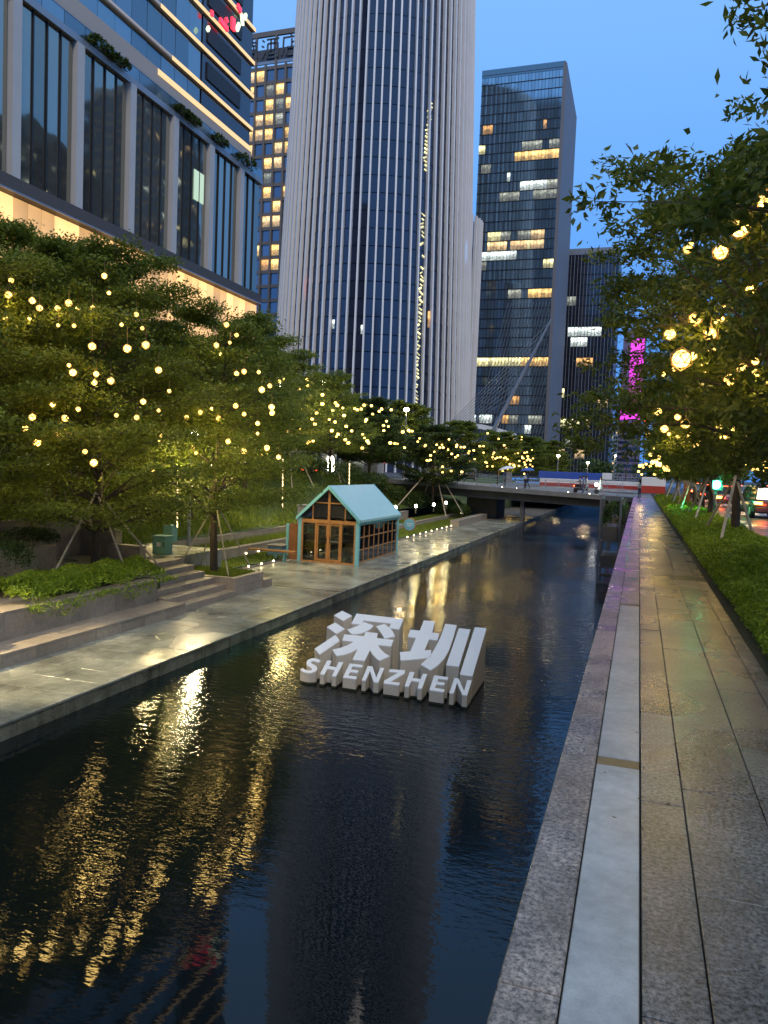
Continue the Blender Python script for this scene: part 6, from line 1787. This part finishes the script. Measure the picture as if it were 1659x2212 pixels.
x = zb1(385); pa = on_bridge(x, Y=74.5); person('person under the white umbrella at the left end of the bridge', pa, 1.2, C_['navy'], C_['black'], 'hold', seed=5)
x = zb1(555); pb = on_bridge(x, Y=74.0); person('person in white under the dark blue umbrella on the bridge', pb, 1.2, C_['white'], C_['black'], 'hold', True, seed=6)
x = zb1(572); pb2 = on_bridge(x, Y=74.4); person('dark-clothed person sharing the dark blue umbrella on the bridge', pb2, 1.4, C_['navy'], C_['black'], 'walk', seed=7)
x = zb1(1490); p_ = aty(x, 1060, 70.5); person('person leaning by the walkway rail at the bridge end', (p_.x, 70.5, 0.0), 1.0, C_['white'], C_['navy'], 'stand', True, seed=8)
def umbrella(label, p, mat, r=0.62, tilt=0.15):
    t = thing('umbrella', label, 'umbrella', p)
    m = MB(); n = 8; top = Vector(p) + Vector((0, 0, .30))
    rings = []
    for f, z in ((0.03, .30), (.4, .26), (.75, .15), (1.0, 0.0)):
        rings.append([(p[0] + r * f * math.cos(2 * math.pi * k / n), p[1] + r * f * math.sin(2 * math.pi * k / n), p[2] + z + tilt * f * math.cos(2 * math.pi * k / n)) for k in range(n)])
    m.loft(rings, cap=False); m.build('canopy', mat, t)
    MB().tube([(p[0], p[1], p[2] - .62), (p[0], p[1], p[2] + .36)], .01, 5).build('shaft', M['metal'], t)
    return t
umbrella('tilted white umbrella held up at the left end of the bridge', (pa[0] + .1, pa[1] + .1, pa[2] + 1.72), M['white'], .8)
umbrella('dark blue umbrella shared by two people on the bridge', (pb[0] + .15, pb[1], pb[2] + 1.72), M['blue'], .7, .05)
# motor scooter with bright headlamp
x = zb1(1045); q = on_bridge(x, Y=73.4)
sc = thing('motor_scooter', 'motor scooter with bright headlamp and red tail light on the bridge', 'scooter', q)
for dx, nm in ((-.85, 'w'), (1.05, 'w')):
    m = MB(); m.loft([[(q[0] + dx + .22 * math.cos(a), q[1] + dy, q[2] + .23 + .22 * math.sin(a)) for a in [2 * math.pi * k / 14 for k in range(14)]] for dy in (-.05, .05)]); m.build('wheel', M['rubber'], sc)
MB().prism([(0, 0)] * 0 + [(q[0] - .95, q[1] - .13), (q[0] + .25, q[1] - .13), (q[0] + .25, q[1] + .13), (q[0] - .95, q[1] + .13)], q[2] + .3, [q[2] + .72, q[2] + .6, q[2] + .6, q[2] + .72]).build('body', M['black'], sc)
MB().box(q[0] - .8, q[0] + .1, q[1] - .14, q[1] + .14, q[2] + .721, q[2] + .8).build('seat', M['black'], sc)
MB().tube([(q[0] + 1.05, q[1], q[2] + .25), (q[0] + .85, q[1], q[2] + 1.0)], .05, 6).build('fork', M['dmetal'], sc)
MB().tube([(q[0] + .85, q[1] - .3, q[2] + 1.02), (q[0] + .85, q[1] + .3, q[2] + 1.02)], .02, 5).build('handlebar', M['metal'], sc)
MB().ball((q[0] + 1.0, q[1] - .1, q[2] + .86), .16, 10, 6).build('headlight', M['headl'], sc)
MB().ball((q[0] - 1.0, q[1] - .1, q[2] + .66), .07, 8, 5).build('tail_light', M['tail'], sc)

# ================================================================ BARRIERS beyond the bridge
def barrier(label, name, px0, px1, pyt, pym, pyb, Y, top, bot):
    a = aty(px0, pyb, Y); b = aty(px1, pyb, Y)
    t = thing(name, label, 'barrier', ((a.x + b.x) / 2, Y, 0))
    zt = aty((px0 + px1) / 2, pyt, Y).z; zm = aty((px0 + px1) / 2, pym, Y).z; zb_ = aty((px0 + px1) / 2, pyb, Y).z
    n = max(1, round((b.x - a.x) / 2.0)); w = (b.x - a.x) / n
    for k in range(n):
        x0 = a.x + k * w + .02; x1 = a.x + (k + 1) * w - .02
        MB().bbox(x0, x1, Y, Y + .25, zm + .003, zt, .03).build('upper_panel', top, t, org=(x0, Y, zm))
        if bot: MB().prism([(x0, Y - .1), (x1, Y - .1), (x1, Y + .35), (x0, Y + .35)], zb_, zm).build('base_block', bot, t, org=(x0, Y, zb_))
    return t
barrier('long low white and red water barrier row beyond the bridge', 'traffic_barrier', 1165, 1382, 1037, 1046, 1054, 96.0, M['white'], M['red'])
barrier('taller white barrier on red base closing the end of the walkway', 'traffic_barrier', 1384, 1437, 1031, 1050, 1066, 86.0, M['white'], M['red'])
barrier('blue hoarding panels above the white barrier row', 'hoarding', 1163, 1300, 1020, 1036, 1036, 99.0, M['blue'], None)
barrier('pale panel at the right end of the blue hoarding', 'hoarding', 1300, 1322, 1022, 1036, 1036, 99.0, M['white'], None)
fr = thing('fence', 'grey metal fence right of the blue hoarding', 'fence', (-5, 99, 0))
a = aty(1324, 1036, 99.0); b = aty(1384, 1038, 99.0)
for k in range(7):
    x = a.x + (b.x - a.x) * k / 6; MB().box(x - .04, x + .04, 99, 99.08, a.z - .9, a.z + .8).build('post', M['metal'], fr)
for z in (a.z + .78, a.z + .35, a.z): MB().box(a.x, b.x, 98.92, 98.98, z - .04, z + .04).build('rail', M['metal'], fr)

# ================================================================ CARS
def wheel(parent, x, y, z, r=.34, w=.22, s=1):
    m = MB(); n = 16
    m.loft([[(x + dx * s, y + rr * math.cos(a), z + rr * math.sin(a)) for a in [2 * math.pi * k / n for k in range(n)]] for rr, dx in ((r * .93, -w / 2), (r, -w / 2 + .03), (r, w / 2 - .03), (r * .93, w / 2))])
    o = m.build('wheel', M['rubber'], None); o.parent = parent
    m = MB(); m.loft([[(x + dx * s, y + rr * math.cos(a), z + rr * math.sin(a)) for a in [2 * math.pi * k / 10 for k in range(10)]] for rr, dx in ((r * .6, w / 2 - .01), (r * .5, w / 2 + .012))])
    o2 = m.build('rim', M['metal'], None); o2.parent = o
def car(label, loc, rotz, paint, suv=False, lights='rear', cat='car', name='parked_car', hot=True, van=False):
    """local: faces +Y, length centred"""
    t = thing(name, label, cat, loc, rotz)
    L, Wd, Ht = (4.7, 1.86, 1.68) if suv else ((5.3, 1.95, 2.25) if van else (4.5, 1.8, 1.45))
    def part(nm, m, mat, parent=None, smooth=False):
        o = m.build(nm, mat, None, smooth=smooth); o.parent = parent or t; return o
    h = L / 2
    belt = .98 if suv else (1.2 if van else .88)
    # body shell: cross-sections along the length
    if van: prof = [(-h, .35, belt), (-h + .05, .28, belt + .05), (-h + 1.4, .25, belt + .05), (h - 1.5, .25, belt + .03), (h - .5, .28, belt - .12), (h - .08, .3, belt - .35), (h, .38, belt - .5)]
    elif suv: prof = [(-h, .42, belt - .08), (-h + .12, .30, belt), (-h + 1.2, .24, belt), (h - 1.6, .24, belt - .02), (h - 1.1, .24, belt - .06), (h - .15, .3, belt - .22), (h, .4, belt - .38)]
    else: prof = [(-h, .42, belt - .04), (-h + .15, .28, belt + .02), (-h + 1.0, .22, belt + .02), (h - 1.7, .22, belt - .02), (h - 1.2, .22, belt - .06), (h - .15, .3, belt - .24), (h, .4, belt - .4)]
    rings = []
    for y, z0, z1 in prof:
        e = .86 if abs(abs(y) - h) < .01 else 1
        w = Wd / 2 * e
        rings.append([(-w * .94, y, z0), (w * .94, y, z0), (w, y, z0 + (z1 - z0) * .35), (w * .99, y, z0 + (z1 - z0) * .75), (w * .9, y, z1), (-w * .9, y, z1), (-w * .99, y, z0 + (z1 - z0) * .75), (-w, y, z0 + (z1 - z0) * .35)])
    m = MB(); m.loft(rings); part('body', m, paint, smooth=True)
    if van: cab = [(-h + .02, -h + .12, h - .95, h - 1.7)]
    elif suv: cab = [(-h + .12, -h + .42, h - 1.25, h - 1.95)]
    else: cab = [(-h + .45, -h + 1.15, h - 1.3, h - 2.1)]
    y0, y0t, y1, y1t = cab[0]
    wb, wt = Wd / 2 * .88, Wd / 2 * (.74 if not van else .84)
    m = MB(); m.loft([[(-wb, y0, belt - .03), (wb, y0, belt - .03), (wb, y1, belt - .03), (-wb, y1, belt - .03)], [(-wt, y0t, Ht - .06), (wt, y0t, Ht - .06), (wt, y1t, Ht - .06), (-wt, y1t, Ht - .06)]])
    part('window', m, M['carglass'])
    m = MB(); m.bbox(-wt - .01, wt + .01, y0t - .06, y1t + .03, Ht - .08, Ht, .03); part('roof', m, paint)
    for s in (-1, 1):
        for yb_, yt in ((y0 + .02, y0t + .02), (y1 - .04, y1t - .04), ((y0 + y1) / 2, (y0t + y1t) / 2)):
            m = MB(); m.tube([(s * wb * 1.003, yb_, belt - .03), (s * wt * 1.003, yt, Ht - .06)], .035, 5); part('pillar', m, paint)
        m = MB(); m.bbox(s * Wd / 2 - .0 if s > 0 else s * Wd / 2 - .16, s * Wd / 2 + .16 if s > 0 else s * Wd / 2, y1 - .5, y1 - .38, belt + .0, belt + .14, .02); part('mirror', m, paint)
    r = .36 if suv else .33
    for y in (-h + .85, h - .9):
        for s in (-1, 1): wheel(t, s * (Wd / 2 - .11), y, r, r, .22, s)
    tl = M['tailhot'] if hot else M['tail']
    for s in (-1, 1):
        m = MB(); a_, b_2 = sorted((s * Wd * .47, s * Wd * .28)); m.bbox(a_, b_2, -h - .012, -h + .1, belt - .26, belt - .12, .02); part('tail_light', m, tl if lights == 'rear' else M['red'])
        m = MB(); a_, b_2 = sorted((s * Wd * .42, s * Wd * .30)); m.box(a_, b_2, -h - .03, -h + .02, .50, .56); part('reflector', m, M['tail'] if lights == 'rear' else M['red'])
        m = MB(); m.ball((s * Wd * .36, h - .03, belt - .36), .09, 8, 5, (1.5, .6, 1)); part('headlight', m, M['headl'] if lights == 'front' else M['white'])
    m = MB(); m.box(-.24, .24, -h - .035, -h - .012, .62, .76); part('number_plate', m, M['blue'] if not van else M['white'])
    m = MB(); m.bbox(-Wd * .44, Wd * .44, -h - .05, -h + .12, .36, .58, .03); part('bumper', m, M['dmetal'])
    if lights == 'rear' and hot:
        gl_ = ptlight('tail_glow', (-Wd * .3, -h - .5, belt - .2), 25, (1.0, .10, .03), .15); gl_.parent = t
    if lights == 'rear':
        m = MB(); m.bbox(-.35, .35, y0t - .02, y0t + .04, Ht - .02, Ht + .02, .005); part('brake_light', m, M['tail'])
    return t
pt = {n: plain('paint_' + n, c, 0.3, coat=0.6) for n, c in {'dark': (.035, .03, .03), 'white': (.6, .6, .6), 'silver': (.3, .31, .32), 'red': (.35, .04, .03), 'black': (.012, .012, .014)}.items()}
car('dark sport utility car with glowing tail lights at the right edge', (6.25, 45.2, .02), 0.10, pt['dark'], True)
car('light grey car behind the green traffic light', (6.0, 60, .02), 0, pt['silver'])
car('dark car queueing near the orange post', (5.6, 69, .02), 0, pt['black'], hot=False)
car('white car with red tail lights further up the right road', (8.6, 78, .02), 0, pt['white'], hot=False)
car('small red-lit car far up the right road', (5.6, 84, .02), 0, pt['silver'], hot=False)
car('oncoming car with headlights on across the right road', (12.5, 74, .02), math.pi, pt['black'], lights='front', hot=False)
car('white van waiting on the left street at the far left', (-36.6, 35.6, .61), math.pi * .98, pt['white'], van=True, lights='none', name='parked_van', cat='van')
car('dark car just right of the white van on the left street', (-35.6, 42.6, .61), math.pi, pt['black'], lights='front')
car('silver car on the left street behind the big trees', (-33, 50, .61), 0, pt['silver'], hot=False)
car('pale car on the left street above the wild grass', (-31.5, 60, .61), math.pi, pt['white'], lights='none')
car('black car under the white lamp on the left street', (-30.5, 71, .61), 0, pt['black'], hot=False)
car('car with dazzling headlights at the left end of the bridge', (-21.5, 98, .5), math.pi * .9, pt['black'], lights='front')
car('second car with headlights beside the dazzling one', (-24.8, 101, .5), math.pi * .92, pt['silver'], lights='front')

# ================================================================ TRAFFIC LIGHTS, SIGNS, POSTS
def signal(label, px, py, Y, zg, lit, s=0.3):
    p = aty(px, py, Y)
    t = thing('traffic_light', label, 'traffic light', (p.x, Y, zg))
    MB().tube([(p.x, Y + .1, zg), (p.x, Y + .1, p.z + .3)], .06, 8).build('pole', M['dmetal'], t)
    k = {'red': 0, 'amber': 1, 'green': 2}[lit]
    top = p.z + k * s * 1.15 + s * .65
    MB().bbox(p.x - s * .62, p.x + s * .62, Y - .08, Y + .09, top - 3.5 * s, top, .02).build('housing', M['black'], t)
    for i in range(3):
        z = top - s * .65 - i * s * 1.15
        col = M['tl_' + lit] if i == k else M['dmetal']
        m = MB(); m.loft([[(p.x + s * .42 * math.cos(a), y, z + s * .42 * math.sin(a)) for a in [2 * math.pi * q / 14 for q in range(14)]] for y in (Y - .12, Y - .082)]); m.build('lens', col, t)
        m = MB(); m.box(p.x - s * .5, p.x + s * .5, Y - .25, Y - .081, z + s * .47, z + s * .5); m.build('visor', M['black'], t)
    return t, p
t, p = signal('green traffic light glowing between the street trees', 1547, 1047, 44, .05, 'green', .52)
ptlight('lamp_light', (p.x, 43.4, p.z), 380, (0.05, 1.0, 0.4), .1, t)
t, p = signal('red traffic light beyond the mound left of centre', 828, 999, 82, .5, 'red', .34)
t, p = signal('red signal seen through leaves at the right end of the walk', 1395, 909, 130, .05, 'red', .42)
op = thing('bollard_post', 'orange post standing in the roadside hedge', 'post', (2.95, 55, 0))
a = aty(1482, 1092, 54.0); b = aty(1483, 1030, 54.0)
MB().bbox(a.x - .2, a.x + .2, 54, 54.3, a.z - .3, b.z, .04).build('body', plain('orange_board', (.45, .14, .03), .6), op)
MB().box(a.x - .15, a.x + .15, 53.985, 53.998, b.z - .5, b.z - .2).build('face_plate', M['terr'], op)
sgn = thing('direction_sign', 'small white direction board on the far side street above the grass', 'sign', (-30, 56, .6))
p = aty((900 + 395 * .7233) * .5486, (1200 + 820 * .7233) * .5486, 62)
MB().bbox(p.x - .9, p.x + .9, 62, 62.06, p.z - .42, p.z + .42, .01).build('board', M['white'], sgn)
MB().tube([(p.x + .8, 62.1, .6), (p.x + .8, 62.1, p.z + 1)], .05, 6).build('pole', M['metal'], sgn)
# bright white flood panel (lit advertising box)
p = aty(711, 1002, 60)
ab = thing('light_box', 'dazzling white lit box by the left street above the kiosk gable', 'lamp', (p.x, 60, .6))
MB().bbox(p.x - .55, p.x + .55, 60, 60.3, p.z - .85, p.z + .85, .03).build('housing', M['white'], ab)
MB().box(p.x - .12, p.x + .45, 59.96, 59.995, p.z - .6, p.z + .6).build('screen', M['lampw'], ab)
MB().box(p.x - .08, p.x + .08, 60.1, 60.2, .6, p.z - .85).build('post', M['metal'], ab)
# low white booth right of it
p = aty((900 + 715 * .7233) * .5486, (1200 + 865 * .7233) * .5486, 70)
bt = thing('booth', 'small pale roadside booth beneath the trees beyond the mound', 'booth', (p.x, 70, .6))
MB().bbox(p.x - 2.0, p.x + 1.8, 70, 72, .6, p.z + .7, .03).build('wall', M['column'], bt)
MB().bbox(p.x - 2.2, p.x + 2.0, 69.8, 72.2, p.z + .702, p.z + .85, .02).build('roof', M['metal'], bt)
MB().box(p.x - 1.2, p.x + .4, 69.96, 69.995, p.z - .5, p.z + .3).build('window', M['l_dim'], bt)
MB().box(p.x - .6, p.x + 1.2, 69.7, 69.78, p.z + .9, p.z + 1.15).build('lit_sign', M['strip_lit'], bt)

# leaning mast with stay cables beyond the trees
base = aty(1066, 930, 130); tip = aty(1192, 688, 130)
ms = thing('cable_mast', 'leaning grey mast of a cable-stayed bridge before the glass tower', 'mast', base)
MB().tube([base, base.lerp(tip, .5), tip], [.36, .30, .16], 10).build('mast_shaft', M['metal'], ms)
for k in range(9):
    q = base.lerp(tip, .30 + k * .085); e = aty(1004 - k * 4, 925 - k * 1.5, 130)
    MB().tube([q, e], .04, 4).build('cable', M['metal'], ms)
dk = thing('far_bridge_deck', 'pale curved bridge deck edge at the foot of the leaning mast', 'bridge', (-26, 131, 8))
pts = [aty(x, y, 131) for x, y in ((1008, 917), (1040, 921), (1075, 929), (1110, 940))]
m = MB(); m.loft([[q + Vector((0, 0, -.45)), q + Vector((0, 3, -.45)), q + Vector((0, 3, .35)), q + Vector((0, 0, .35))] for q in pts]); m.build('deck_edge', M['white'], dk)
m = MB(); m.tube([pts[0] + Vector((1, 1.5, -.5)), (pts[0].x + 1, 132.5, 0)], .8, 8); m.build('pier', M['conc'], dk)
m = MB(); m.tube([pts[3] + Vector((-1, 1.5, -.5)), (pts[3].x - 1, 132.5, 0)], .8, 8); m.build('pier', M['conc'], dk)

# street lamps of the right road: their sodium light falls on hedge, walk and canopies
for i, (y, e) in enumerate(((5.0, 40), (24, 150), (42, 400), (64, 800), (90, 900))):
    street_lamp('sodium street lamp %s on the right-hand road' % ['beside the camera', 'abreast of the first propped trunk', 'beside the green traffic light', 'near the orange post', 'beyond the barriers'][i],
                9.6, y, .02, 7.0, e, (-1.6, 0), (1.0, .66, .28), head=.2)
